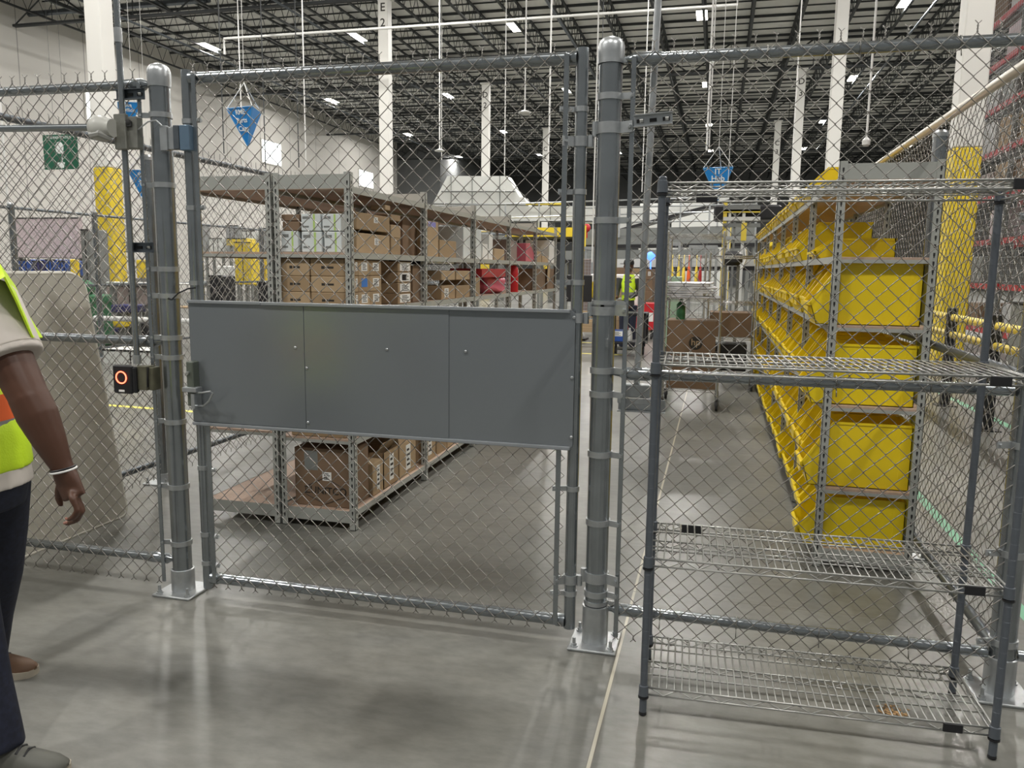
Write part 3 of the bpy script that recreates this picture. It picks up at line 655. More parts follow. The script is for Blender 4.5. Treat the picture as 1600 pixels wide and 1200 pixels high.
def end_box(px0, px1, py0, py1, m, lab, y0=1.065, depth=.10, zb=None, name='carton', **k):
    a = at(px0,(py0+py1)/2,Y=y0); c = at(px1,(py0+py1)/2,Y=y0); cx = (px0+px1)/2
    z1 = at(cx,py0,Y=y0).z; z0 = at(cx,py1,Y=y0).z if zb is None else zb
    return carton(name, a.x+.0015, y0, z0, c.x-.0015, y0+depth, z1, m, lab, grp='cartons on the grey shelving', **k)
WL = [('F',.72,.0,.80,1,GREENP)]
def wbox(px0,px1,py0,py1,lab,zb=None):
    end_box(px0,px1,py0,py1,WHITEBOX,lab,zb=zb,labels=[('F',.62,.02,.72,.98,GREENP),('F',.08,.70,.45,.85,GREYM),('F',.08,.2,.40,.30,GREYM)])
z163 = 1.631; zmid = at(500,361,Y=1.065).z
wbox(470,501,334,361,'white and lime carton, upper left of the four beside the post',zmid+.001)
wbox(503,533,334,361,'white and lime carton, upper right of the four beside the post',zmid+.001)
wbox(471,503,362,387,'white and lime carton, lower left of the four beside the post',z163)
wbox(506,534,362,387,'white and lime carton, lower right of the four beside the post',z163)
wbox(439,466,361,387,'white and lime carton standing alone at the left of the upper shelf',z163)
def zz(px,py): return at(px,py,Y=1.065).z
end_box(441,468,346,360,CARD3,'flat brown carton on top of the lone white carton',zb=zz(452,361)+.002)
end_box(439,468,335,345,CARD3,'topmost flat brown carton above the lone white carton',zb=zz(452,346)+.003)
e1 = at(500,470,Y=1.065); lz = [1.311, 1.311+.092, 1.311+.184, 1.311+.285]
for r_ in range(3):
    for c_, (pa, pb) in enumerate(((438,484),(485,539))):
        a = at(pa,440,Y=1.065); q = at(pb,440,Y=1.065)
        carton('carton', a.x+.002, 1.066, lz[r_]+.0005, q.x-.002, 1.30, lz[r_+1]-.001, CARD if (r_+c_) % 2 else CARD2, 'wide brown carton, %s column, %s row of the end stack' % (('left','right')[c_], ('bottom','middle','top')[r_]), 'cartons on the grey shelving', texts=[('KAIBA' if 0 else '\u00b7 ZEBRA'[2:],'F',.45,.5,.028)] if 0 else [], labels=[('F',.32,.42,.42,.58,INK),('F',.45,.44,.68,.56,INK)])
# big lettered carton at the bottom end
a = at(463,745,Y=1.10); c = at(567,745,Y=1.10)
bx = carton('carton', a.x, 1.085, .1195, min(c.x,.355), 1.34, .475, CARD3, 'large dark brown lettered carton at the end of the bottom shelf', 'cartons on the grey shelving', labels=[('F',.18,.62,.42,.95,GREYM),('F',.50,.45,.66,.60,PAPER)], texts=[('ZUNITCO','F',.55,.27,.062)])
b = MB(); x0, x1 = a.x, min(c.x,.355); xm = x0+(x1-x0)*.55; w = (x1-x0)*.36; y = 1.0835
for pp, qq in (((xm-w,.235),(xm,.30)),((xm,.30),(xm+w,.235)),((xm-w,.19),(xm,.135)),((xm,.135),(xm+w,.19)),((xm-w,.235),(xm-w,.19)),((xm+w,.235),(xm+w,.19))):
    b.tube([(pp[0],y,pp[1]),(qq[0],y,qq[1])],.002,4)
part('printed_emblem', b, INK, bx)
# aisle side cartons
PL = [('R',.25,.35,.75,.85,PAPER)]
aisle_box(557,609,335,366,CARD,'long plain carton, upper of two behind the corner post',zb=1.631+.135,depth=.3,labels=[('R',.50,.50,.62,.85,PAPER)])
aisle_box(557,609,366,395,CARD2,'long plain carton, lower of two behind the corner post',zb=1.631,depth=.3,labels=[('R',.52,.45,.64,.8,PAPER)])
aisle_box(611,626,336,352,CARD,'small carton at the top of the narrow stack on the upper shelf',zb=1.631+.215)
aisle_box(611,626,352,372,CARD2,'small carton in the middle of the narrow stack on the upper shelf',zb=1.631+.108)
aisle_box(611,626,372,396,CARD,'small carton at the foot of the narrow stack on the upper shelf',zb=1.631)
aisle_box(602,610,329,336,CARD2,'tiny carton lying on the upper long carton',zb=1.905,depth=.1)
aisle_box(629,654,340,397,CARD3,'dark tall block standing in for the shaded gap before the second post',zb=1.631,depth=.3,xf=.30)  # no carton here: dark block set back to paint the gap's shade
aisle_box(668,685,346,398,CARD2,'tall tan carton with a violet label near the second post',zb=1.631,labels=[('R',.05,.84,.75,.98,mat('violet_label',(.25,.24,.6),.5))])
aisle_box(687,713,376,401,CARD,'low tan carton beside the tall violet-labelled one',zb=1.631)
aisle_box(724,735,355,403,WHITEBOX,'narrow pale carton left of the third post',zb=1.631)
aisle_box(742,752,358,404,WHITEBOX,'narrow pale carton right of the third post',zb=1.631)
aisle_box(754,762,381,405,PAPER,'short white carton right of the third post',zb=1.631)
aisle_box(764,770,366,405,PAPER,'slim white upright carton before the fourth post',zb=1.631)
aisle_box(772,788,389,404,CARD2,'small square tan carton near the fourth post',zb=1.631)
aisle_box(796,808,375,390,MAUVE,'pinkish small carton behind the red bag',zb=1.631,xf=.3)
aisle_box(839,846,393,412,CARD2,'tan carton before the last bay post on upper shelf',zb=1.631)
aisle_box(847,856,400,412,CARD2,'small tan carton at the last bay of the upper shelf',zb=1.631)
aisle_box(858,866,376,400,PAPER,'far pale carton at the end of the upper shelf',zb=1.631)
# 1.31 level
for r_ in range(3):
    for c_, (pa, pb) in enumerate(((554,560),(560,578),(578,596))):
        zb = 1.3115+r_*.094
        a = at(pa,440,X=XF); q = at(pb,440,X=XF)
        carton('carton', XF-.25, a.y+.002, zb, XF, q.y-.002, zb+.092, CARD2 if (r_+c_) % 2 else CARD, 'small labelled carton, %s column, %s row of the stack past the corner post' % (ORD[c_], ('bottom','middle','top')[r_]), 'cartons on the grey shelving', labels=[('R',.25,.30,.78,.85,BLUEL if (r_, c_) == (1, 1) else PAPER)])
for r_ in range(4):
    a = at(622,440,X=XF); q = at(642,440,X=XF); zb = 1.3115+r_*.070
    carton('carton', XF-.25, a.y, zb, XF, q.y, zb+.068, CARD, 'white-faced carton, %s from the bottom of the narrow stack' % ORD[r_], 'cartons on the grey shelving', labels=[('R',.14,.12,.92,.92,PAPER)]+([('R',.3,.2,.62,.75,BLUEL)] if r_ == 2 else []))
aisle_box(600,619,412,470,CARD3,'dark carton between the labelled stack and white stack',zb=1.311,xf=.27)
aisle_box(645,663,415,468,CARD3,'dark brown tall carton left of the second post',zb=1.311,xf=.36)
for i, (pa, pb, pt, pm) in enumerate(((690,711,423,446),(713,734,423,446))):
    aisle_box(pa,pb,pt,pm,CARD2,'tan carton on top, %s of the paired stacks past the second post' % ('left','right')[i],zb=1.311+.146)
    aisle_box(pa,pb,pm,468,CARD,'tan carton below, %s of the paired stacks past the second post' % ('left','right')[i],zb=1.311,labels=[('R',.2,.2,.5,.8,PAPER)] if i == 0 else ())
aisle_box(738,750,434,466,CARD,'tan carton beside the third post',zb=1.311)
aisle_box(668,713,408,420,BLACK,'long black printed carton lying above the tan pairs',zb=1.311+.265,depth=.3,labels=[('R',.05,.2,.9,.8,PAPER)])
aisle_box(753,790,420,432,RED,'dark red flat case under the upper shelf',zb=1.311+.16,depth=.3)
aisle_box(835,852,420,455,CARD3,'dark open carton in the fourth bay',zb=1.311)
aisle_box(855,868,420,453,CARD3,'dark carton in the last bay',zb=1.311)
# soft bags and cylinder
def blob(name, c, r, m, lab, cat, amp=.12, n=18, seed=1, grp=None):
    rng = random.Random(seed); b = MB(); b.ell((0,0,0),(1,1,1),n,12); ph = [rng.uniform(0,6) for _ in range(6)]; v2 = []
    for v in b.v:
        k = 1+amp*(math.sin(4*v[0]+ph[0])*math.cos(5*v[1]+ph[1])+.6*math.sin(7*v[2]+ph[2]+3*v[0])); z = v[2]*k
        v2.append((c[0]+v[0]*k*r[0], c[1]+v[1]*k*r[1], max(c[2]+z*r[2], c[2]-r[2]*.85)))
    b.v = v2; return solo(name, b, m, lab, cat, grp, smooth=60)
q = at(770,452,X=.27); blob('plastic_bag',(.25,q.y,1.311+.085),(.13,.30,.1),PINK,'crumpled pink plastic wrapped bundle on the shelf of the third bay','bag',.16,22,3)
q = at(812,400,X=.25); b = MB()
b.prism([(0,0),(.55,0),(.42,.08),(.18,.20),(.0,.19)],'X',0,.22); b.v = [(v[0]+.16, v[1]+q.y-.25, v[2]+1.634) for v in b.v]; solo('red_pouch', b, PINK, 'red padded pouch slumped on the upper shelf of the fourth bay', 'bag')
q = at(802,440,X=.33); b = MB(); b.lathe([(.05,0),(.052,.01),(.052,.23),(.045,.26),(.03,.275),(.001,.28)],(.33,q.y,1.311),18); rc = solo('red_canister', b, REDP, 'red upright canister beside the fourth post', 'canister')
part('lettering', text_mesh('V', .06, PAPER, face_mat((.33+.0535,q.y,1.52),'+X')), None, rc)
q = at(857,428,X=.41); b = MB(); b.obox((.412,q.y,1.50),(.003,.12,.20),rx=R(-14)); solo('hanging_tag', b, CARD2, 'tan cardboard tag hanging from the shelf edge near the row end', 'tag')
# .55 level and bottom shelf
aisle_box(556,600,650,690,CARD2,'orange-brown carton above the lettered one, behind the sheet panel',zb=.551,depth=.3)
aisle_box(603,650,640,690,CARD,'carton on the low shelf mostly hidden by the sheet panel',zb=.551,depth=.3)
end_box(455,540,650,692,CARD,'end carton on the low shelf just under the sheet panel',zb=.551,depth=.12)
B_ = [(573,600,735,790,CARD2,'first tan file carton with white label on the bottom shelf',False,True),(602,634,716,770,CARD,'second tan file carton, its flaps standing open, on the bottom shelf',True,True),
      (637,661,690,745,CARD2,'third tan file carton on the bottom shelf, before the second post',False,True),(671,690,686,735,CARD2,'fourth tan carton just past the second post on the bottom shelf',False,True),
      (692,705,684,722,CARD,'fifth tan carton near the right end of the visible bottom shelf',False,False),(707,718,684,712,CARD2,'last small tan carton visible on the bottom shelf',False,False)]
for pa, pb, pt, pm, m, lab, fl, wl in B_:
    a = at(pa,pm-12,X=.38); q = at(pb,pm-25,X=.38); zt = {573:.33,602:.36,637:.36,671:.37,692:.36,707:.36}[pa]
    yy0 = {573:1.36,602:1.53,637:1.80,671:2.26,692:2.55,707:2.80}[pa]; yy1 = {573:1.52,602:1.78,637:2.10,671:2.52,692:2.78,707:3.05}[pa]
    carton('carton', .06, yy0, .1195, .375, yy1, zt, m, lab, 'cartons on the grey shelving', flaps=fl, labels=[('R',.38,.15,.66,.88,PAPER)] if wl else ())
# more cartons deeper on the bottom and middle shelves
for k in range(8):
    y0 = 3.15+k*.42; carton('carton', .05, y0, .1195, .37, y0+.36, .38+.03*(k % 3), CARD if k % 2 else CARD2, 'tan carton on the bottom shelf past the third post, %s of eight' % ORD[k], 'cartons on the grey shelving')
# ------------------------------------------------------------------ yellow bin rack
YX0, YX1, YY0, YL = 2.975, 3.455, 1.20, 1.235
LV = [.105,.433,.872,1.286,1.630,2.02]
for k in range(7):
    steel_bay('steel_shelving_bay','grey steel shelving bay full of yellow bins, %s from the fence' % ORD[k],YX0,YX1,YY0+k*YL,YL,LV,2.10,last=(k == 6),grp='yellow bin rack bays')
def bin_mesh(D, Wd, Hh, m):
    b = MB(); w = .004; lip = Hh*.34; fx = D*.27
    b.box(.03,0,0,D,Wd,w); b.box(D-w,0,0,D,Wd,Hh)
    prof = [(.03,0),(D,0),(D,Hh),(fx,Hh),(.0,lip+.0)]
    for y in (0, Wd-w): b.prism(prof,'Y',y,y+w)
    b.prism([(.03,0),(.03+w,0),(w,lip),(0,lip)],'Y',0,Wd)
    # rolled rims
    for y in (-.004, Wd-.006): b.box(fx,y,Hh-.012,D,y+.010,Hh+.001)
    for y in (-.004, Wd-.006): b.prism([(fx,Hh-.013),(fx,Hh+.001),(-.006,lip+.002),(.004,lip-.012)],'Y',y,y+.010)
    b.box(-.010,-.004,lip-.010,.006,Wd+.004,lip+.004); b.box(D-.008,-.004,Hh-.012,D+.003,Wd+.004,Hh+.001)
    b.box(-.004,Wd*.2,lip*.45,.02,Wd*.8,lip*.82)
    b.box(.06,-.0015,.012,.09,0,Hh*.5); b.box(D-.05,-.0015,.012,D-.04,0,Hh-.02)
    return b.mesh('storage_bin', m, 30)
def put_bins(li, z, D, Wd, Hh, skip, lvname, ks=range(7), per=4):
    me = bin_mesh(D, Wd, Hh, YBIN if li % 2 == 0 else YBIN2); c = 0; rng = random.Random(li+5)
    for k in ks:
        for j in range(per):
            c += 1
            if (k, j) in skip: continue
            o = link('storage_bin', me); y = YY0+k*YL+.045+j*((YL-.05)/per); o.location = (YX0-(.085 if c == 1 else .03)+rng.uniform(-.012,.008), y, z+.001)
            if c == 1: o.scale = (1.12,1,1)
            tag(o, 'yellow hopper bin on the %s, %s from the near end' % (lvname, ORD[c-1]), 'storage bin', 'yellow bins on the right rack')
put_bins(0,.105,.47,.275,.27,(), 'bottom shelf of the right rack')
put_bins(1,.433,.47,.275,.345,(), 'second shelf of the right rack')
put_bins(2,.872,.47,.275,.315,(), 'third shelf of the right rack')
put_bins(3,1.286,.47,.275,.318,(), 'fourth shelf of the right rack')
put_bins(4,1.630,.47,.275,.26,[(0,0),(0,1),(0,2),(0,3),(1,0)], 'fifth shelf of the right rack')
put_bins(5,2.022,.47,.275,.20,[(0,j) for j in range(4)], 'top deck of the right rack')
me = bin_mesh(.44,.35,.12,YBIN)
for i, y in enumerate((1.95,)): 
    o = link('storage_bin', me); o.location = (YX0-.01,y,1.631); tag(o,'shallow yellow tray bin alone on the nearest fifth shelf bay','storage bin','yellow bins on the right rack')
# ------------------------------------------------------------------ wire shelving
def zig(b, p0, p1, dz, n, r=.0026):
    p0, p1 = Vector(p0), Vector(p1); pts = [p0+(p1-p0)*(k/n)+Vector((0,0,-dz if k % 2 else 0)) for k in range(n+1)]; b.tube(pts, r, 4)
def wire_shelf(par, x0, y0, x1, y1, z, pitch=.0262, r=.0026, tags=True, m=None, collars=True, lab=None):
    m = m or CHROME; dz = .026; b = MB(); i = .012
    fr = MB()
    for zz_ in (z, z-dz):
        for (a, c) in (((x0,y0+i*0),(x1,y0)),((x0,y1),(x1,y1)),((x0,y0),(x0,y1)),((x1,y0),(x1,y1))): fr.rod((a[0],a[1],zz_),(c[0],c[1],zz_),.0037,6)
    n = int((x1-x0)/.052); n += n % 2
    for y in (y0, y1): zig(fr,(x0+.02,y,z),(x1-.02,y,z),dz,n)
    m2 = int((y1-y0)/.052); m2 += m2 % 2
    for x in (x0, x1): zig(fr,(x,y0+.02,z),(x,y1-.02,z),dz,m2)
    s = part('shelf', fr, m, par)
    for q in range(1,4):
        y = y0+(y1-y0)*q/4; b.rod((x0,y,z-.0035),(x1,y,z-.0035),.0032,5)
        if q == 2: b.rod((x0,y,z-dz),(x1,y,z-dz),.0026,5); zig(b,(x0+.02,y,z-.003),(x1-.02,y,z-.003),dz-.003,n)
    x = x0+pitch
    while x < x1-.008: b.rod((x,y0,z+.002),(x,y1,z+.002),r,4); x += pitch
    part('shelf_wire', b, m, s)
    if collars:
        for (x, y) in ((x0,y0),(x1,y0),(x0,y1),(x1,y1)):
            c = MB(); c.lathe([(.0135,-.032),(.0175,-.030),(.0165,.006),(.0135,.008)],(x,y,z),14); part('collar', c, EPOXY, s)
            c = MB(); c.lathe([(.0135,-.040),(.0185,-.039),(.0185,-.033),(.0135,-.032)],(x,y,z),14); part('collar_ring', c, BLACK, s)
    return s
def rack_post(par, x, y, z0, z1, m=EPOXY, grooves=True):
    b = MB(); b.tube([(x,y,z0),(x,y,z1)],.0127,16)
    if grooves:
        z = z0+.05
        while z < z1-.02: b.lathe([(.0126,-.0007),(.0132,0),(.0126,.0007)],(x,y,z),14); z += .0508
    b.lathe([(.0127,-.004),(.0133,0),(.010,.004),(.001,.005)],(x,y,z1),14); return part('post', b, m, par)
WX0, WX1, WY0, WY1 = 2.222, 3.340, -.478, -.075
wr = thing('wire_shelving_unit', 'empty four-tier wire shelving unit standing in front of the fence', 'wire shelving', ((WX0+WX1)/2,(WY0+WY1)/2,0))
for x in (WX0,WX1):
    for y in (WY0,WY1):
        p = rack_post(wr,x,y,.012,1.845); b = MB(); b.lathe([(.010,0),(.014,.004),(.013,.014),(.005,.02)],(x,y,0),12); part('levelling_foot', b, BLACK, p)
for z in (1.828,1.243,.575,.105):
    s = wire_shelf(wr,WX0,WY0,WX1,WY1,z)
    b = MB(); xx = {1.828:WX1-.075,1.243:WX1-.085,.575:WX1-.10,.105:WX1-.125}[z]; b.bbox(xx-.03,WY0-.010,z-.028,xx+.03,WY0-.003,z+.003,.002); part('label_clip', b, BLACK, s, 'black plastic label clip')
    if z in (1.828,.575): b = MB(); b.bbox(WX0+.11,WY1-.006,z-.030,WX0+.185,WY1-.001,z+.002,.002); part('label_clip', b, BLACK, s, 'black plastic label clip')
wr.rotation_euler = (0,0,R(2.2))
# litter under it
rng = random.Random(4); b = MB(); c = at(1397,1118,Z=.0)
for k in range(46):
    a = rng.uniform(0,6.28); rr = rng.uniform(0,1)**.6; b.obox((c.x+.055*rr*math.cos(a), c.y+.02+.035*rr*math.sin(a), .003+rng.uniform(0,.008)),(rng.uniform(.008,.022),rng.uniform(.004,.010),.002),rz=rng.uniform(0,3),rx=rng.uniform(-.5,.5))
solo('floor_litter', b, BROWNL, 'small heap of dry brown litter on the floor under the wire rack', 'litter', kind='stuff')
# aisle carts
def wire_cart(x0, y0, x1, y1, H_, levels, lab, m=CHROME):
    t = thing('wire_cart', lab, 'wire cart', ((x0+x1)/2,(y0+y1)/2,0), 'wire carts in the aisle')
    for x in (x0,x1):
        for y in (y0,y1):
            p = rack_post(t,x,y,.13,H_,GALVL,False)
            b = MB(); b.lathe([(.018,-.016),(.058,-.014),(.060,0),(.058,.014),(.018,.016)],(x,y+.02,.062),16,'X'); b.obox((x,y+.012,.115),(.03,.05,.05)); b.obox((x-.02,y+.018,.09),(.004,.04,.07)); b.obox((x+.02,y+.018,.09),(.004,.04,.07)); part('caster', b, RUBBER, p)
    for z in levels: wire_shelf(t,x0,y0,x1,y1,z,pitch=.05,r=.003,m=m,collars=False)
    return t
ca = at(1037,640,Z=0); cx0, cx1 = 1.86, 2.46
wire_cart(cx0,5.95,cx1,6.65,1.98,[.235,.60,1.245,1.95],'wire cart with wheels carrying the logo carton in the aisle')
cc = carton('carton',1.90,5.98,.237,2.44,6.5,.50,CARD3,'plain brown carton on the lowest shelf of the aisle cart','cartons on the aisle cart')
z0 = .603; hp = carton('carton',1.885,5.99,z0,2.42,6.5,z0+.40,CARD3,'brown carton with round black logo on the aisle cart','cartons on the aisle cart',tape='top')
b = MB(); b.lathe([(.001,-.0014),(.075,-.0014),(.075,0),(.001,0)],(2.205,5.989,z0+.15),30,'Y'); dk = part('logo_disc', b, INK, hp)
me = text_mesh('hp',.105,CARD2,Matrix.Translation((2.205,5.9868,z0+.158)) @ Matrix.Rotation(R(90),4,'X') @ Matrix.Shear('XZ',4,(0,0)),.0004)
part('logo_letters', me, None, dk)
rng = random.Random(2)
for k in range(7):
    w = .30+.05*rng.random(); xx = 2.10+rng.uniform(-.08,.10); b = MB(); b.bbox(xx-w/2-.1,6.0,1.248+k*.026,xx+w/2+.1,6.5,1.248+k*.026+.024,.01); b.v = [(v[0]+.02*math.sin(v[1]*9+k),v[1],v[2]+.003*math.sin(v[0]*20+k)) for v in b.v]
    solo('film_pack', b, FILM, 'silvery flat packet on the aisle cart, %s from the bottom' % ORD[k], 'packet', 'silver packets on the aisle cart')
wire_cart(2.30,7.6,2.90,8.3,1.80,[.25,.70,1.15,1.75],'second wire cart further along the aisle')
carton('carton',2.33,7.65,.705,2.86,8.2,1.02,CARD3,'brown carton on the second aisle cart')
carton('carton',2.36,7.7,.253,2.82,8.2,.60,BLACK,'black case on the low shelf of the second aisle cart', cat='case')
wire_cart(1.55,10.6,2.2,11.3,1.85,[.25,.8,1.3,1.8],'third wire cart beyond the aisle, hung with vests')
for i, (px, m) in enumerate(((1060,YEDGE),(1068,YEDGE),(1076,ORANGE),(1088,YEDGE),(1094,RED),(1050,YEDGE))):
    a = at(px,425,Y=10.5); b = MB(); b.tube([(a.x,10.5,1.30),(a.x,10.5,1.46),(a.x,10.52,1.62)],[(.05,.03),(.06,.03),(.03,.02)],10); b.tube([(a.x,10.52,1.6),(a.x,10.55,1.80),(a.x,10.61,1.812)],.006,5); solo('hanging_vest', b, m, '%s safety vest hanging beyond the aisle cart, %s in the line' % ('orange' if m is ORANGE else 'red' if m is RED else 'yellow', ORD[[1060,1068,1076,1088,1094,1050].index(px)]), 'vest', 'safety vests on the far cart')
# ------------------------------------------------------------------ leaning board
t = thing('leaning_board', 'large beige rounded tabletop board leaning on the left fence', 'board', (-1.2,.3,0))
pl = []; L0, L1, hz, rd = -1.0, .92, 1.50, .11
for (cu, cz, a0) in ((L1-rd,rd*.5,-90),(L1-rd,hz-rd,0),(L0+rd,hz-rd,90),(L0+rd,rd*.5,180)):
    rr = rd if cz > .5 else rd*.5; cu2 = cu if cz > .5 else (L1-rr if cu > 0 else L0+rr)
    for k in range(7): a = R(a0+k*15); pl.append((cu2+rr*math.cos(a), cz+rr*math.sin(a)))
b = MB(); b.prism(pl,'X',0,.028)
def lean(b):
    Mx = Matrix.Translation((-1.105,0,.004)) @ Matrix.Rotation(R(-8.5),4,'Y'); b.v = [tuple(Mx @ Vector(v)) for v in b.v]
lean(b); part('panel', b, BEIGE, t)
b = MB(); b.tube([(.014,p[0],p[1]) for p in pl],.0165,8,closed=True); lean(b); part('edge_band', b, BEIGE2, t)
# ------------------------------------------------------------------ signs
def tri_sign(px, py0, w, h, Y, lines, lab, sz, apexpy=None, rz=0, wires=True):
    c = at(px, py0, Y=Y); t = thing('hanging_sign', lab, 'sign', tuple(c), 'blue triangular hanging signs'); b = MB(); dd = w*.86
    P = [Vector((-w/2,0,0)), Vector((w/2,0,0)), Vector((0,dd,0)), Vector((0,dd/3,-h))]; Rz = Matrix.Rotation(rz,3,'Z'); P = [Rz @ p+c for p in P]
    b.add(P[:4], [(0,3,1),(1,3,2),(2,3,0),(0,1,2)]); part('sign_body', b, SIGNB, t, smooth=0)
    b = MB()
    for p, q in ((0,3),(1,3),(0,1),(2,3)): b.tube([P[p],P[q]],.012,5)
    part('edge_trim', b, SIGNB2, t)
    tilt = math.atan2(dd/3, h)
    for i, l in enumerate(lines):
        zc = -h*(.12+.21*i); yc = (dd/3)*(-zc/h); Mx = Matrix.Translation(c) @ Matrix.Rotation(rz,4,'Z') @ Matrix.Translation((0,yc-.006,zc)) @ Matrix.Rotation(R(90)+tilt,4,'X') 
        Mx = Matrix.Translation(c) @ Matrix.Rotation(rz,4,'Z') @ Matrix.Translation((0,yc-.008,zc)) @ Matrix.Rotation(R(90)+tilt*1.0,4,'X')
        part('lettering', text_mesh(l, sz, SIGNW, Mx, .002), None, t)
    if wires:
        b = MB(); top = c+Vector((0,dd/3,w*.75))
        for p in P[:3]: b.tube([p,top],.008,4)
        b.tube([top,(top.x,top.y,CZ)],.006,4); part('hanging_wire', b, PIPEW, t)
    return t
tri_sign(374,168,.66,.70,11,['RME','Parts','Cage'],'large blue triangular sign reading RME Parts Cage above the shelving',.13,rz=-.22)
tri_sign(1122,262,.64,.70,15.5,['IT','Hub'],'blue triangular sign reading IT Hub above the wire rack',.17,rz=-.12)
tri_sign(199,160,.62,.52,14,['Site','Office'],'blue triangular sign partly hidden behind the junction box',.12,rz=.35)
tri_sign(222,266,.78,1.0,15,['Bye','Too'],'blue triangular sign partly hidden behind the latch post',.17,rz=.15)
c0 = at(66,211,Y=12.6); c1 = at(123,264,Y=12.6); t = thing('eyewash_sign', 'square green eyewash station sign on the left fence side', 'sign', tuple(at(95,264,Y=12.6)))
b = MB(); b.bbox(c0.x,12.6,c1.z,c1.x,12.62,c0.z,.004); part('plate', b, SIGNG, t); cx = (c0.x+c1.x)/2; hh = c0.z-c1.z
part('lettering', text_mesh('EYEWASH STATION', .082, SIGNW, face_mat((cx,12.597,c0.z-.09*hh)), sx=.88), None, t)
b = MB(); b.ell((cx-.02,12.598,c0.z-.38*hh),(.115,.003,.135),20,12); b.prism([(cx-.10,c1.z+.14*hh),(cx-.05,c1.z+.04*hh),(cx+.07,c1.z+.04*hh),(cx+.11,c1.z+.2*hh),(cx-.10,c1.z+.2*hh)],'Y',12.596,12.599)
b.prism([(cx+.05,c0.z-.50*hh),(cx+.11,c0.z-.48*hh),(cx+.06,c0.z-.58*hh)],'Y',12.596,12.599); b.box(cx+.03,12.596,c1.z+.2*hh,cx+.05,12.599,c0.z-.58*hh); part('pictogram', b, SIGNW, t)
b = MB(); b.tube([(cx-.15,12.61,c0.z),(cx-.15,12.61,CZ)],.004,4); b.tube([(cx+.15,12.61,c0.z),(cx+.15,12.61,CZ)],.004,4); part('hanging_wire', b, JOIST, t)
# ------------------------------------------------------------------ right side pallet racking
PX = 8.5
def rack_frames(y):
    t = thing('rack_upright', 'grey perforated pallet rack upright frame, %s from the near end' % ORD[rack_frames.n], 'rack upright', (PX,y,0), 'pallet rack uprights'); rack_frames.n += 1
    b = MB()
    for x in (PX, PX+1.1): b.box(x-.05,y-.04,0,x+.05,y+.04,10.9)
    z = .3
    while z < 9: b.tube([(PX,y,z),(PX+1.1,y,z+.55)],.02,4); b.tube([(PX+1.1,y,z+.55),(PX,y,z+1.1)],.02,4); z += 1.1
    part('frame', b, GREYM, t); b = MB(); z = .15
    while z < 9: b.box(PX-.052,y-.015,z,PX-.05,y-.005,z+.03); b.box(PX-.03,y-.042,z,PX-.02,y-.04,z+.03); b.box(PX+.01,y-.042,z,PX+.02,y-.04,z+.03); z += .075
    part('punched_slots', b, DARK, t)
rack_frames.n = 0
RYS = [6.2, 8.9, 11.6, 14.3, 17.0, 19.7]
for y in RYS: rack_frames(y)
RZ = [.25,1.28,2.30,3.32,4.34,5.36,6.38,7.4,8.42,9.44]
loadmats = [MAUVE, WRAP, CARD, MAUVE, CARD3, LILAC, WRAP, GREYM]
rng = random.Random(11); 
def load_mesh(m, i):
    b = MB(); b.bbox(-.5,-.45,0,.5,.45,.1*0+1,.02)
    for k in range(1, 4): b.box(-.506,-.456,k*.25-.004,.506,.456,k*.25+.004)
    return b.mesh('stored_load', m)
lm = [load_mesh(m, i) for i, m in enumerate(loadmats)]
for bi in range(5):
    y0, y1 = RYS[bi]+.05, RYS[bi+1]-.05
    for li, z in enumerate(RZ):
        where = '%s level up, %s bay along the red racking' % (ORD[li], ORD[bi])
        t = thing('rack_level', 'red beam pair with wire deck, '+where, 'rack shelf', (PX,(y0+y1)/2,z), 'red pallet rack levels')
        for x in (PX, PX+1.1):
            b = MB(); b.box(x-.03,y0,z-.06,x+.03,y1,z+.06); b.box(x-.055,y0,z-.1,x-.03,y0+.03,z+.08); b.box(x-.055,y1-.03,z-.1,x-.03,y1,z+.08); part('beam', b, RED, t)
        b = MB()
        k = y0+.05
        while k < y1: b.box(PX,k,z+.062,PX+1.1,k+.008,z+.070); k += .10
        for q in range(9): b.box(PX+.02+q*.13,y0,z+.055,PX+.03+q*.13,y1,z+.062)
        part('wire_deck', b, GALVL, t)
        for j in range(2):
            if rng.random() < .22: continue
            i = rng.randrange(len(lm)); o = link('stored_load', lm[i]); o.location = (PX+.56, y0+.66+j*1.29, z+.072); o.scale = (1.0, 1.12+.1*rng.random(), .5+.25*rng.random())
            tag(o, '%s load, %s half, %s' % ({'mauve_load':'mauve brown','stretch_wrap':'grey wrapped','cardboard':'tan','cardboard_dark':'dark brown','lilac_panel':'pale lilac','grey_machine':'grey'}[loadmats[i].name], ('near','far')[j], where), 'stored goods', 'loads on the red racking')
# wire mesh guard along rack face
b = MB(); 
k = RYS[0]
while k < RYS[-1]: b.box(PX-.10,k,1.4,PX-.094,k+.006,9.0); k += .13
z = 1.4
while z < 9.0: b.box(PX-.106,RYS[0],z,PX-.100,RYS[-1],z+.006); z += .13
solo('mesh_guard', b, GALVL, 'fine wire mesh guard covering the aisle face of the red racking', 'mesh guard')
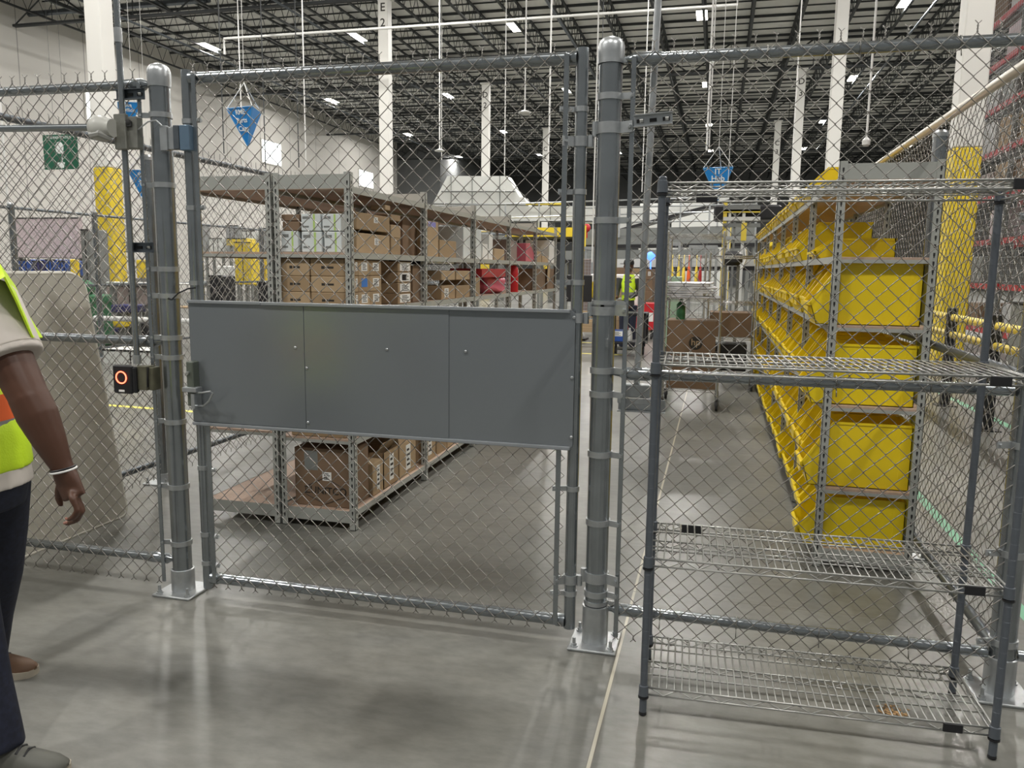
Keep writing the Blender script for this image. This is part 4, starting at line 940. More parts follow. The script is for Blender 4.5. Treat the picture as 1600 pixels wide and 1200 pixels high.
# yellow guard rails on black posts
GRX = 5.1
for zi, (z, nm) in enumerate(((1.05,'upper'),(.85,'lower'))):
    for k in range(5):
        b = MB(); y0 = 2.6+k*1.55; b.tube([(GRX,y0+.07,z),(GRX,y0+1.48,z)],.042,12); solo('guard_rail', b, YEDGE, '%s yellow guard rail tube, %s from the near end beside the aisle' % (nm, ORD[k]), 'guard rail', 'yellow guard rails')
for k in range(6):
    y = 2.6+k*1.55; t = thing('guard_post', 'black guard rail post, %s from the near end beside the aisle' % ORD[k], 'guard post', (GRX,y,0), 'black guard rail posts')
    b = MB(); b.bbox(GRX-.05,y-.05,.012,GRX+.05,y+.05,1.16,.006); part('post', b, BLACK, t); b = MB(); b.box(GRX-.11,y-.11,0,GRX+.11,y+.11,.012); part('base_plate', b, BLACK, t)
for (x, y, sc, m, lab) in ((7.4,7.5,.9,REDP,'red bin standing beyond the yellow guard rails'),(7.2,9.4,1.0,WHITEM,'white cabinet standing beyond the yellow guard rails'),(7.3,11.0,1.1,GREYM,'grey cabinet beyond the guard rails by the column')):
    t = thing('floor_cabinet', lab, 'cabinet', (x,y,0)); b = MB(); b.bbox(x-.3,y-.35,.05,x+.3,y+.35,sc,.02); part('body', b, m, t); b = MB(); b.bbox(x-.32,y-.37,sc,x+.32,y+.37,sc+.03,.01); b.box(x-.25,y-.3,0,x+.25,y+.3,.05); part('lid', b, DARK, t)
# floor tapes
def tape(x0, y0, x1, y1, w, m, lab):
    d = Vector((x1-x0,y1-y0,0)); n = Vector((-d.y,d.x,0)).normalized()*w/2; a, c = Vector((x0,y0,.0)), Vector((x1,y1,.0)); b = MB(); P = [a-n,c-n,c+n,a+n]
    b.add([(*p[:2],0) for p in P]+[(*p[:2],.0012) for p in P],[(3,2,1,0),(4,5,6,7),(0,1,5,4),(1,2,6,5),(2,3,7,6),(3,0,4,7)]); solo('floor_tape', b, m, lab, 'floor tape', 'tape lines on the floor')
tape(3.86,.6,3.86,5.2,.06,GTAPE,'mint green tape line on the floor just outside the right fence')
tape(5.45,4.5,5.2,12,.09,GTAPE,'mint green tape line on the floor beside the guard rails')
a = at(905,535,Z=0); tape(a.x-3,a.y,a.x+1.2,a.y,.09,YTAPE,'yellow tape line on the floor behind the gate hinges, farther one')
a = at(905,552,Z=0); tape(a.x-2.0,a.y,a.x+.9,a.y,.09,YTAPE,'yellow tape line on the floor behind the gate hinges, nearer one')
a = at(297,641,Z=0); tape(a.x-1.2,a.y,a.x+.9,a.y-.1,.08,YTAPE,'yellow tape line on the floor seen left of the sheet panel')
# ------------------------------------------------------------------ white hood and conveyors in the middle distance
HY = 34
def hp_(px, py, Y=HY): q = at(px, py, Y=Y); return (q.x, q.z)
t = thing('machine_hood', 'large white panelled hood with sloping ends behind the shelving', 'machine hood', (at(760,345,Y=HY).x,HY,0))
b = MB(); poly = [hp_(676,318),hp_(699,275),hp_(792,275),hp_(812,308),hp_(818,308),hp_(826,322),hp_(1010,322),hp_(1010,345),hp_(676,345)]
b.prism(poly,'Y',HY,HY+.9); part('panels', b, WHITEM, t)
b = MB()
for (p, q) in ((hp_(676,318),hp_(826,320)),(hp_(690,299),hp_(805,299)),(hp_(676,345),hp_(1010,345))): b.tube([(p[0],HY-.03,p[1]),(q[0],HY-.03,q[1])],.035,4)
for px, py in ((705,275),(738,275),(781,275),(860,322),(900,322),(950,322)): p, q = hp_(px,py), hp_(px,345); b.tube([(p[0],HY-.02,p[1]),(q[0],HY-.02,q[1])],.022,4)
part('seams', b, GREYM, t)
b = MB()
for px in (700,780,860,950): q = hp_(px,345); b.box(q[0]-.12,HY+.3,0,q[0]+.12,HY+.54,q[1]+.05)
part('support_leg', b, GREYM, t)
b = MB(); p, q = hp_(822,319,33.4), hp_(885,319,33.4); b.tube([(p[0],33.4,p[1]),(q[0],33.4,q[1])],.05,6); part('handrail', b, YEDGE, t)
# inclined conveyor
def conveyor(p0, p1, Y, w, lab, legs=True, m=WHITEM, depth=.8, th=.5, rail=None, under=BLACK):
    a, c = at(*p0, Y=Y), at(*p1, Y=Y); t = thing('conveyor', lab, 'conveyor', ((a.x+c.x)/2,Y,0), 'conveyor lines behind the cage'); b = MB()
    b.prism([(a.x,a.z),(c.x,c.z),(c.x,c.z-th),(a.x,a.z-th)],'Y',Y,Y+depth); part('side_panel', b, m, t)
    b = MB(); b.prism([(a.x,a.z-th),(c.x,c.z-th),(c.x,c.z-th-.12),(a.x,a.z-th-.12)],'Y',Y-.05,Y+depth); part('dark_channel', b, under, t)
    if legs:
        n = max(2, int(abs(c.x-a.x)/2.4))
        for k in range(n+1):
            x = a.x+(c.x-a.x)*k/n; z = a.z+(c.z-a.z)*k/n-th-.1; b = MB(); b.box(x-.05,Y+.05,0,x+.05,Y+.15,z); b.box(x-.05,Y+depth-.15,0,x+.05,Y+depth-.05,z); b.box(x-.04,Y+.1,z*.5,x+.04,Y+depth-.1,z*.5+.08); part('leg', b, GREYM, t)
    if rail:
        b = MB(); n = max(2, int(abs(c.x-a.x)/1.3))
        for k in range(n+1): x = a.x+(c.x-a.x)*k/n; z = a.z+(c.z-a.z)*k/n; b.box(x-.03,Y-.08,z,x+.03,Y-.03,z+1.05)
        for h in (.52,1.05): b.tube([(a.x,Y-.06,a.z+h),(c.x,Y-.06,c.z+h)],.03,5)
        part('handrail', b, rail, t)
    return t
conveyor((955,350),(1140,300),30,1,'white inclined conveyor rising to the right behind the wire rack',th=.28,depth=1.2,legs=True)
block0 = at(1000,318,Y=36); block1 = at(1140,372,Y=36)
b = MB(); b.bbox(block0.x,36,0,block1.x,36.4,block0.z,.02); solo('white_partition', b, WHITEM, 'broad white partition behind the inclined conveyor', 'partition')
conveyor((640,365),(1180,352),28,1,'long level grey conveyor deck behind the shelving row',th=.35,m=GREYM,rail=GALVL)
conveyor((880,392),(1170,388),24,1,'lower grey roller conveyor crossing behind the hinge post',th=.30,m=GREYM)
conveyor((900,372),(1180,368),26,1,'middle grey conveyor deck with grey rail',th=.25,m=GREYM,rail=GALVL)
conveyor((940,405),(1180,402),21,1,'low white conveyor bed behind the aisle carts',th=.25,m=WHITEM)
# tall platform frame right of centre
t = thing('lift_frame', 'tall platform frame with yellow posts behind the aisle carts', 'machine frame', (at(1150,420,Y=20).x,20,0)); 
def vbar(t, px, py0, py1, Y, w, m, nm='upright'):
    a, c = at(px,py0,Y=Y), at(px,py1,Y=Y); b = MB(); b.box(a.x-w/2,Y,c.z if py1 < 500 else 0,a.x+w/2,Y+w,a.z); part(nm, b, m, t)
for px, y0, w, m in ((1134,316,.10,YEDGE),(1141,324,.07,WHITEM),(1149,326,.06,GREYM),(1163,325,.08,WHITEM)): vbar(t,px,y0,500,20,w,m)
vbar(t,1163,348,376,19.9,.14,YEDGE,'yellow_guard')
for py, m, th_ in ((342,WHITEM,.05),(326,GREYM,.08),(330,YEDGE,.04),(372,GALVL,.05),(352,GREYM,.05)):
    a, c = at(1130,py,Y=20), at(1188,py-1,Y=20); b = MB(); b.box(a.x,19.95,a.z-th_,c.x,20.1,a.z+th_); part('cross_bar', b, m, t)
a = at(1150,330,Y=20.6); b = MB(); b.bbox(a.x-.6,20.3,a.z-.25,a.x+1.2,21.5,a.z+.15,.05); part('drive_box', b, BLACK, t)
# grey cages and mesh containers behind
def cage(px0, px1, py0, Y, lab, m=GALVL, depth=1.2, fill=None, cat='wire container', name='wire_container', z0=.15):
    a, c = at(px0,py0,Y=Y), at(px1,py0,Y=Y); t = thing(name, lab, cat, ((a.x+c.x)/2,Y,0)); b = MB(); ph = a.z
    for x in (a.x,c.x):
        for y in (Y,Y+depth): b.box(x-.03,y-.03,0,x+.03,y+.03,ph)
    for z in (z0,ph): 
        for y in (Y,Y+depth): b.box(a.x,y-.02,z-.03,c.x,y+.02,z+.03)
        for x in (a.x,c.x): b.box(x-.02,Y,z-.03,x+.02,Y+depth,z+.03)
    part('frame', b, m, t); b = MB(); x = a.x
    while x < c.x: b.box(x,Y-.004,z0,x+.008,Y+.004,ph); x += .09
    z = z0
    while z < ph: b.box(a.x,Y-.004,z,c.x,Y+.004,z+.008); z += .09
    part('mesh_front', b, m, t)
    if fill: b = MB(); b.bbox(a.x+.06,Y+.06,z0+.03,c.x-.06,Y+depth-.06,ph*.86,.02); part('lining', b, fill, t)
    return t
cage(905,926,387,19,'tall wire mesh container full of pinkish goods left of the hinge post',fill=MAUVE)
cage(1000,1030,400,22,'grey mesh container behind the cardboard stack',fill=WRAP)
cage(1045,1062,380,18,'tall narrow mesh container behind the aisle cart')
cage(1078,1120,385,17,'wide mesh container behind the aisle cart',fill=None)
# monitor, yellow bins, white board and more near the far worker
a = at(912,430,Y=14.5); t = thing('monitor_stand', 'black monitor on a stand left of the hinge post', 'monitor', (a.x,14.5,0)); c = at(924,472,Y=14.5)
b = MB(); b.bbox(a.x-.38,14.5,c.z+.0,c.x-.0,14.56,a.z,.01); part('screen', b, BLACK, t); b = MB(); b.box(a.x-.15,14.5,0,a.x-.1,14.56,c.z); b.box(a.x-.4,14.3,0,a.x+.1,14.8,.04); part('stand', b, BLACK, t)
a, c = at(923,428,Y=16), at(950,441,Y=16); b = MB(); b.bbox(a.x,16,c.z,c.x+.8,16.6,a.z,.02); b.box(a.x+.1,16.1,0,a.x+.2,16.5,c.z); b.box(c.x+.6,16.1,0,c.x+.7,16.5,c.z); solo('white_counter', b, PAPER, 'white counter block behind the hinge post', 'counter')
a, c = at(914,441,Y=14.8), at(965,466,Y=14.8); 
for i in range(3):
    w = (c.x-a.x)/3; x = a.x+i*w; t = thing('yellow_tote', 'yellow tote on the bench behind the hinge post, %s from the left' % ORD[i], 'tote', (x+w/2,14.9,c.z), 'yellow totes behind the hinge post'); b = MB()
    b.box(x+.01,14.8,c.z,x+w-.01,15.2,c.z+.01)
    for q in ((x+.01,14.8,x+.02,15.2),(x+w-.02,14.8,x+w-.01,15.2),(x+.01,14.8,x+w-.01,14.81),(x+.01,15.19,x+w-.01,15.2)): b.box(q[0],q[1],c.z,q[2],q[3],a.z)
    part('body', b, YPAINT, t); b = MB(); b.ring
    b.box(x,14.79,a.z-.02,x+w,14.80,a.z); part('rim', b, YEDGE, t)
b = MB(); b.bbox(a.x-.2,14.7,c.z-.04,c.x+.2,15.4,c.z-.001,.005)
for x in (a.x-.15,c.x+.15):
    for y in (14.75,15.35): b.box(x-.03,y-.03,0,x+.03,y+.03,c.z-.04)
solo('work_bench', b, GREYM, 'grey bench under the yellow totes behind the hinge post', 'bench')
# wooden slatted trolley left of hinge post
a, c = at(905,492,Y=13.2), at(925,517,Y=13.2); t = thing('pallet_trolley', 'wooden slatted trolley on black wheels behind the gate hinges', 'trolley', (a.x,13.2,0)); b = MB()
for z in (a.z, (a.z+c.z)/2-.02, c.z+.02): b.bbox(a.x-1.0,13.2,z-.05,c.x+.35,13.23,z+.05,.004); b.bbox(a.x-1.0,13.9,z-.05,c.x+.35,13.93,z+.05,.004)
for x in (a.x-.95,a.x-.3,c.x+.3): b.box(x-.04,13.23,.2,x+.04,13.9,.3); b.box(x-.04,13.23,a.z-.4,x+.04,13.27,a.z+.08)
part('slats', b, CARD2, t); b = MB()
for x in (a.x-.8,c.x+.1):
    for y in (13.3,13.8): b.lathe([(.02,-.02),(.09,-.02),(.09,.02),(.02,.02)],(x,y,.09),14,'X'); b.box(x-.03,y-.03,.12,x+.03,y+.03,.25)
part('wheels', b, RUBBER, t)
# cardboard stack behind the far worker
rng = random.Random(5)
for i, (px0, px1) in enumerate(((962,975),(984,1003),(1004,1021))):
    for r_ in range(6):
        Y = 17.5; a = at(px0,418+i,Y=Y); c = at(px1,418,Y=Y); zt = a.z; h = zt/6
        carton('carton',a.x,Y,r_*h+.001,c.x-.01,Y+.8,(r_+1)*h-.004,[CARD,CARD2,CARD3][(i+r_) % 3] if i < 2 else CARD3,'carton of the tall stack behind the far worker, %s column, %s from the floor' % (ORD[i],ORD[r_]),'cartons stacked behind the far worker',labels=[('F',.55,.35,.8,.75,PAPER)] if (i+r_) % 3 == 1 else ())
# red carts right of the worker
for i, (px0, px1, py0) in enumerate(((976,1000,478),(1003,1026,474))):
    Y = 15.2; a = at(px0,py0,Y=Y); c = at(px1,py0,Y=Y); t = thing('red_cart', 'red plastic tub cart behind the far worker, %s one' % ('left','right')[i], 'cart', ((a.x+c.x)/2,Y,0), 'red tub carts'); b = MB(); b.prism([(a.x+.05,.22),(c.x-.05,.22),(c.x,a.z-.06),(c.x+.03,a.z),(a.x-.03,a.z),(a.x,a.z-.06)],'Y',Y,Y+.7); part('tub', b, REDP, t)
    b = MB()
    for x in (a.x+.1,c.x-.1): b.lathe([(.02,-.02),(.07,-.02),(.07,.02),(.02,.02)],(x,Y+.1,.07),12,'X'); b.box(x-.02,Y+.08,.1,x+.02,Y+.12,.22); b.lathe([(.02,-.02),(.07,-.02),(.07,.02),(.02,.02)],(x,Y+.6,.07),12,'X'); b.box(x-.02,Y+.58,.1,x+.02,Y+.62,.22)
    part('caster', b, RUBBER, t); b = MB(); b.box((a.x+c.x)/2-.1,Y-.004,a.z*.5,(a.x+c.x)/2+.1,Y,a.z*.5+.2); part('label', b, PAPER, t)
# dark utility cart carried by the worker, with a blue and white box
Y = 11.6; a = at(955,487,Y=Y); c = at(1012,487,Y=Y); t = thing('utility_cart', 'black two-shelf utility cart in front of the far worker', 'cart', ((a.x+c.x)/2,Y,0)); b = MB()
for z in (a.z-.05,.22): b.bbox(a.x,Y-.3,z,c.x,Y+.3,z+.05,.01)
for x in (a.x+.03,c.x-.03):
    for y in (Y-.27,Y+.27): b.box(x-.03,y-.03,.2,x+.03,y+.03,a.z)
part('frame', b, BLACK, t); b = MB()
for x in (a.x+.08,c.x-.08):
    for y in (Y-.22,Y+.22): b.lathe([(.02,-.02),(.075,-.02),(.075,.02),(.02,.02)],(x,y,.075),14,'X'); b.box(x-.02,y-.02,.1,x+.02,y+.02,.22)
part('caster', b, RUBBER, t)
carton('blue_white_box',a.x+.03,Y-.25,.272,a.x+.26,Y+.2,.46,BLUEP,'blue and white box on the low shelf of the black cart','',cat='box',labels=[('F',.05,.5,.95,.98,PAPER)])
b = MB(); b.lathe([(.05,0),(.055,.01),(.05,.16),(.02,.20),(.02,.24)],(a.x+.36,Y-.1,.272),14); solo('spray_bottle', b, PAPER, 'white bottle on the low shelf of the black cart', 'bottle')
a = at(1017,400,Y=19); b = MB(); b.ell((a.x,19,a.z),(.12,.12,.12),12,8); b.tube([(a.x,19,a.z-.1),(a.x,19,0)],.02,5); solo('blue_beacon', b, BLUEGLOW, 'blue glowing beacon right of the hinge post', 'beacon')
a = at(917,356,Y=27); b = MB(); b.ell((a.x,27,a.z),(.14,.14,.16),10,8); b.tube([(a.x,27,a.z-.1),(a.x,27,0)],.03,5); solo('red_beacon', b, REDP, 'red beacon on a pole left of the hinge post', 'beacon')
for i, px in enumerate((880,901,913,1140)):
    Y = 25+i*.2; a = at(px,352,Y=Y); b = MB(); b.box(a.x-.06,Y,0,a.x+.06,Y+.1,a.z); solo('yellow_upright', b, YEDGE, 'yellow steel upright among the conveyors, %s from the left' % ORD[i], 'upright', 'yellow uprights among the conveyors')
a = at(870,360,Y=27.5); c = at(900,370,Y=27.5); b = MB(); b.box(a.x-2,27.3,c.z,c.x,27.9,a.z+.1); b.box(a.x-1.9,27.5,0,a.x-1.8,27.6,c.z); b.box(c.x-.1,27.5,0,c.x,27.6,c.z); solo('yellow_crossbeam', b, YPAINT, 'yellow gantry beam just beyond the end of the shelving row', 'beam')
# transparent green crates and bench goods right of centre
t = thing('green_crate', 'pale green crate behind the logo carton', 'crate', (at(1035,460,Y=9.2).x,9.2,0)); a, c = at(1040,432,Y=9.2), at(1062,480,Y=9.2)
b = MB(); b.bbox(a.x,9.2,.4,c.x,9.7,a.z,.01); part('body', b, mat('pale_green_plastic',(.30,.42,.30),.4), t); b = MB(); b.box(a.x+.02,9.3,0,a.x+.05,9.6,.4); b.box(c.x-.05,9.3,0,c.x-.02,9.6,.4); part('leg', b, GREYM, t)
b = MB(); b.lathe([(.05,0),(.052,.01),(.05,.17),(.02,.2),(.02,.23)],(2.02,6.2,1.004),14); bt = solo('green_bottle', b, GREEN, 'green spray can standing on top of the logo carton', 'bottle')
a = at(1102,410,Y=8.6); t = thing('black_machine', 'black round-edged machine above the second aisle cart', 'machine', (at(1193,400,Y=9).x,9,0))
a, c = at(1130,392,Y=9), at(1160,415,Y=9); b = MB(); b.bbox(a.x,9,c.z,c.x,9.5,a.z,.05); part('body', b, BLACK, t); b = MB(); b.tube([(a.x-.03,8.98,a.z+.05),(a.x-.05,8.98,(a.z+c.z)/2),(a.x,8.98,c.z-.03)],.02,6); part('white_edge', b, PAPER, t); b = MB(); b.tube([(c.x+.03,8.98,a.z+.05),(c.x+.05,8.98,(a.z+c.z)/2),(c.x,8.98,c.z-.03)],.02,6); part('white_edge', b, PAPER, t)
b = MB(); 
for x in (a.x+.05,c.x-.05): b.box(x-.02,9.1,0,x+.02,9.14,c.z); b.box(x-.02,9.4,0,x+.02,9.44,c.z)
part('leg', b, GREYM, t)
# ------------------------------------------------------------------ left background
def block(name, px0, px1, py0, py1, Y, depth, m, lab, cat, extra=None, ground=False, trim=None):
    a, c = at(px0,py0,Y=Y), at(px1,py1,Y=Y); z0 = 0 if ground else c.z; x0, x1 = min(a.x,c.x), max(a.x,c.x); t = thing(name, lab, cat, ((x0+x1)/2,Y,z0)); b = MB(); b.bbox(x0,Y,z0,x1,Y+depth,a.z,.02); part('body', b, m, t)
    b = MB()
    if not ground:
        for x in (x0+.08,x1-.08): b.box(x-.03,Y+.1,0,x+.03,Y+.16,z0); b.box(x-.03,Y+depth-.16,0,x+.03,Y+depth-.1,z0)
        part('leg', b, GREYM, t); b = MB()
    if trim:
        n = trim
        for k in range(1, n): x = x0+(x1-x0)*k/n; b.box(x-.012,Y-.006,z0+.03,x+.012,Y,a.z-.03)
        b.box(x0,Y-.008,a.z-.03,x1,Y,a.z); part('trim', b, DARK, t)
    return t
block('lilac_partition',18,126,340,404,13,.15,LILAC,'pale lilac partition board behind the far left fence','partition',trim=1)
for i, (p0, p1) in enumerate(((24,50),(50,70),(70,88),(88,107))): block('blue_crate',p0,p1,405+(i % 2)*2,432,12,.6,BLUEP if i != 1 else NAVY,'blue plastic crate under the lilac board, %s from the left' % ORD[i],'crate',trim=3)
block('grey_cabinet',124,150,358,520,10.6,.5,GREYM,'tall grey cabinet beside the lilac board','cabinet',ground=True,trim=2)
block('yellow_post_guard',108,116,405,440,11.8,.2,YPAINT,'short yellow guard beside the blue crates','guard',ground=True)
t = thing('green_machine', 'dark green machine with round covers behind the beige board', 'machine', (at(130,450,Y=9.5).x,9.5,0)); a = at(130,450,Y=9.5)
b = MB(); b.ell((a.x,9.5,a.z),(.22,.2,.16),14,9); b.lathe([(.10,-.1),(.14,-.06),(.14,.06),(.10,.1)],(a.x+.08,9.4,a.z-.28),16,'Y'); b.bbox(a.x-.25,9.4,.0,a.x+.3,9.9,a.z-.12,.03); part('body', b, GREEN, t); b = MB(); b.ring((a.x+.08,9.28,a.z-.28),.13,.015,'Y',20,5); part('ring_cover', b, mat('light_green',(.25,.45,.28),.4), t)
block('yellow_sign_board',212,232,406,435,11,.05,YPAINT,'yellow board behind the conduit, left of the latch post','board')
block('mauve_counter',165,240,445,478,10.4,.6,MAUVE,'brown mauve counter behind the conduit','counter',trim=2)
block('white_counter_edge',165,330,440,446,10.05,.2,PAPER,'white counter edge line behind the latch post','shelf')
for i, (p0, p1) in enumerate(((172,190),(190,205),(176,196),(300,326))): block('purple_bin',p0,p1,[476,476,512,480][i],[489,489,520,492][i],9.2+.02*i,.4,NAVY,'dark purple bin on the low pipe bench, %s' % ('left one on top','right one on top','one hanging below','one right of the latch post')[i],'bin')
block('yellow_small_bin',175,192,500,512,9.0,.3,YPAINT,'small yellow bin below the white pipe rail','bin')
a, c = at(148,497,Y=8.8), at(330,487,Y=8.8); t = thing('pipe_rail', 'pale horizontal pipe rail behind the latch post', 'rail', ((a.x+c.x)/2,8.8,0)); b = MB(); b.tube([(a.x,8.8,a.z),(c.x,8.8,a.z)],.045,10); part('rail', b, PIPEW, t)
b = MB()
for k in range(4): x = a.x+(c.x-a.x)*k/3; b.tube([(x,8.8,0),(x,8.8,a.z)],.03,8)
part('leg', b, GREYM, t)
block('orange_plank',245,330,478,483,9.5,.3,CARD2,'long tan plank shelf behind the latch post','shelf')
block('dark_machine',210,250,505,540,9.6,.5,RUBBER,'dark machine below the pipe rail','machine',ground=True)
for i, (p0, p1, q0, q1, m) in enumerate(((365,394,378,445,YPAINT),(390,418,398,447,YEDGE),(353,385,372,384,YEDGE))): block('yellow_cabinet',p0,p1,q0,q1,18+i*.8,.6,m,'yellow cabinet seen through the left shelving, %s' % ('darker one','brightest one','flat one on top')[i],'cabinet',trim=2)
for i, (p0, p1, q0, q1) in enumerate(((326,350,430,520),(402,420,440,520))): block('black_chair',p0,p1,q0,q1,8.6,.4,BLACK,'black high-backed chair seen through the left shelving, %s one' % ('left','right')[i],'chair',ground=True,trim=1)
block('white_box_pile',338,352,415,432,12.5,.4,PAPER,'white papers heaped behind the left black chair','box',ground=True)
for i in range(5): block('storage_rack_panel',300+i*26,322+i*26,[352,372,352,360,356][i],396,22,.3,WHITEM if i % 2 else GALVL,'pale grey rack panel against the left wall, %s from the left' % ORD[i],'rack panel',trim=3)
block('white_floor_bench',160,250,545,600,7.4,.5,WHITEM,'low white bench behind the card reader','bench',trim=2)
# ------------------------------------------------------------------ people
def fuse(name, mb, mtl, parent, voxel=.008, smooth=8, sub=0):
    """join overlapping limbs into one continuous skin"""
    me = mb.mesh('raw', mtl, 0); o = bpy.data.objects.new('raw', me); col.objects.link(o)
    m = o.modifiers.new('r','REMESH'); m.mode = 'VOXEL'; m.voxel_size = voxel; m.use_smooth_shade = True
    s = o.modifiers.new('s','SMOOTH'); s.iterations = smooth; s.factor = .5
    dg = bpy.context.evaluated_depsgraph_get(); dg.update(); out = bpy.data.meshes.new_from_object(o.evaluated_get(dg)); bpy.data.objects.remove(o)
    out.materials.clear(); out.materials.append(mtl); out.name = name; return part(name, out, None, parent)
pr_ = thing('person', 'person at the left edge in a lime safety vest, pale shirt and dark jeans', 'person', (.1,-1.15,0))
hd = R(8); fw = Vector((math.cos(hd),math.sin(hd),0)); rt = Vector((math.sin(hd),-math.cos(hd),0)); PC = Vector((.155,-1.185,0)); CC = Vector((.085,-1.19,0))
def bp(c, f, r_, z): return tuple(c+fw*f+rt*r_+Vector((0,0,z)))
sk = MB()
Rsh = at(-22,480,Y=-1.38); Rel = at(44,618,Y=-1.40); Rwr = at(101,738,Y=-1.385); 
sk.tube([Rsh,Rsh.lerp(Rel,.5),Rel.lerp(Rsh,.08),Rel],[.062,.058,.052,.050],16)
sk.tube([Rel,Rel.lerp(Rwr,.25),Rel.lerp(Rwr,.6),Rel.lerp(Rwr,.9),Rwr],[.051,(.050,.056),(.040,.045),(.027,.032),(.025,.031)],16); sk.ell(Rel,(.050,.050,.052))
# hand: palm, four fingers, thumb
P = lambda px, py, Y: at(px, py, Y=Y)
w0, w1, w2 = P(101,738,-1.385), P(108,757,-1.385), P(117,778,-1.385)
sk.tube([w0,w1,w2],[(.028,.033),(.019,.040),(.016,.040)],14)
FG = [((119,776,-1.350),(127,795,-1.345),(122,806,-1.345),(112,812,-1.345)), ((120,778,-1.372),(129,797,-1.370),(121,812,-1.368),(104,819,-1.366)), ((118,780,-1.395),(127,799,-1.395),(119,813,-1.392),(107,818,-1.390)), ((114,780,-1.415),(121,797,-1.416),(115,808,-1.414),(107,812,-1.412))]
for i, f in enumerate(FG):
    q = [P(*p) for p in f]; rr = .0095-.0008*(i == 3)
    sk.tube([w1.lerp(q[0],.6),q[0],q[0].lerp(q[1],.5),q[1],q[2],q[3]],[.0105,.0105,rr,rr,.0085,.0068],10); sk.ell(q[3],(.0068,)*3,8,6)
tq = [P(98,752,-1.375),P(93,766,-1.365),P(92,779,-1.36),P(95,788,-1.36)]; sk.tube(tq,[.015,.013,.0105,.0085],10); sk.ell(tq[3],(.0085,)*3,8,6)
# torso, neck, head, other arm
sk.tube([bp(PC,0,0,.86),bp(PC,0,0,1.05),bp(CC,0,0,1.25),bp(CC,0,0,1.42),bp(CC,.0,0,1.49)],[(.16,.105),(.14,.095),(.165,.11),(.17,.09),(.06,.05)],18)
sk.tube([bp(CC,0,0,1.45),bp(CC,.01,0,1.60)],[.058,.055],14); sk.ell(bp(CC,.03,0,1.70),(.092,.075,.118),18,12,hd)
sk.ell(bp(CC,.12,0,1.685),(.018,.014,.024),10,7); sk.tube([bp(CC,.10,0,1.645),bp(CC,.118,0,1.645)],[(.010,.026),(.008,.02)],8); sk.ell(bp(CC,.095,0,1.61),(.03,.03,.02),10,7)
for s in (-1,1): sk.ell(bp(CC,.02,s*.078,1.69),(.018,.008,.030),8,6,hd)
Ls, Le, Lw = Vector(bp(CC,0,-.195,1.43)), Vector(bp(CC,-.14,-.24,1.17)), Vector(bp(CC,-.18,-.24,.93)); sk.tube([Ls,Le],[.058,.045],14); sk.tube([Le,Lw],[.045,.026],14); sk.ell(Le,(.046,)*3)
sk.tube([Lw,Lw+Vector((.01,0,-.09))],[(.026,.022),(.036,.016)],10)
for i in range(4): q = Lw+Vector((.035-.022*i,0,-.085)); sk.tube([q,q+Vector((.005,.005,-.045)),q+Vector((-.005,.008,-.075))],[.010,.009,.0075],8)
sk.tube([Lw+Vector((.02,0,-.03)),Lw+Vector((.055,-.01,-.06)),Lw+Vector((.06,-.01,-.085))],[.012,.011,.008],8)
bd = fuse('body', sk, SKIN, pr_, .0052, 3)
for f in FG:
    q = P(*f[3]); b = MB(); b.ell(q+Vector((-.003,-.004,.004)),(.0045,.003,.0045),8,6); part('fingernail', b, SKIN2, bd)
for s in (-1,1):
    b = MB(); b.ell(bp(CC,.108,s*.032,1.705),(.011,.013,.009),10,7,hd); e = part('eye', b, PAPER, bd); b = MB(); b.ell(bp(CC,.1165,s*.032,1.705),(.004,.006,.006),8,6,hd); part('iris', b, INK, e)
b = MB(); b.ell(bp(CC,.015,0,1.735),(.100,.083,.098),18,12,hd); part('hair', b, BLACK, pr_)
b = MB(); c = Rel.lerp(Rwr,.97); ax = (Rwr-Rel).normalized(); N = ax.cross(Vector((0,1,0))).normalized(); Bn = ax.cross(N); b.tube([c+N*.031*math.cos(a*math.pi/10)+Bn*.034*math.sin(a*math.pi/10)+ax*.007*math.cos(a*math.pi/10) for a in range(20)],.0028,6,closed=True); bc = part('bracelet', b, PAPER, pr_, 'white cord bracelet')
b = MB(); c = c-ax*.006; b.tube([c+N*.030*math.cos(a*math.pi/10)+Bn*.033*math.sin(a*math.pi/10)+ax*.007*math.cos(a*math.pi/10) for a in range(20)],.0028,6,closed=True); part('bracelet_band', b, BLACK, bc)
# shirt: torso and sleeves
sh = MB(); 
sh.tube([bp(PC,0,0,.845),bp(PC,0,0,.97),bp(CC,0,0,1.22),bp(CC,0,0,1.40),bp(CC,0,0,1.47),bp(CC,0,0,1.50)],[(.182,.140),(.168,.128),(.175,.130),(.185,.115),(.12,.075),(.068,.062)],24)
slv = Rsh.lerp(Rel,.60); sh.tube([Rsh+Vector((-.10,.06,.0)),Rsh,Rsh.lerp(Rel,.35),slv],[.092,.090,.087,.086],20)
sl2 = Ls.lerp(Le,.6); sh.tube([Ls,Ls.lerp(Le,.3),sl2],[.072,.078,.08],20)
fuse('shirt', sh, SHIRT, pr_, .006, 2)
b = MB(); d = (Rel-Rsh).normalized(); b.tube([slv-d*.022,slv-d*.019],[.0875,.0875],24,cap=False); part('sleeve_seam', b, mat('seam',(.50,.45,.40),.8), pr_)
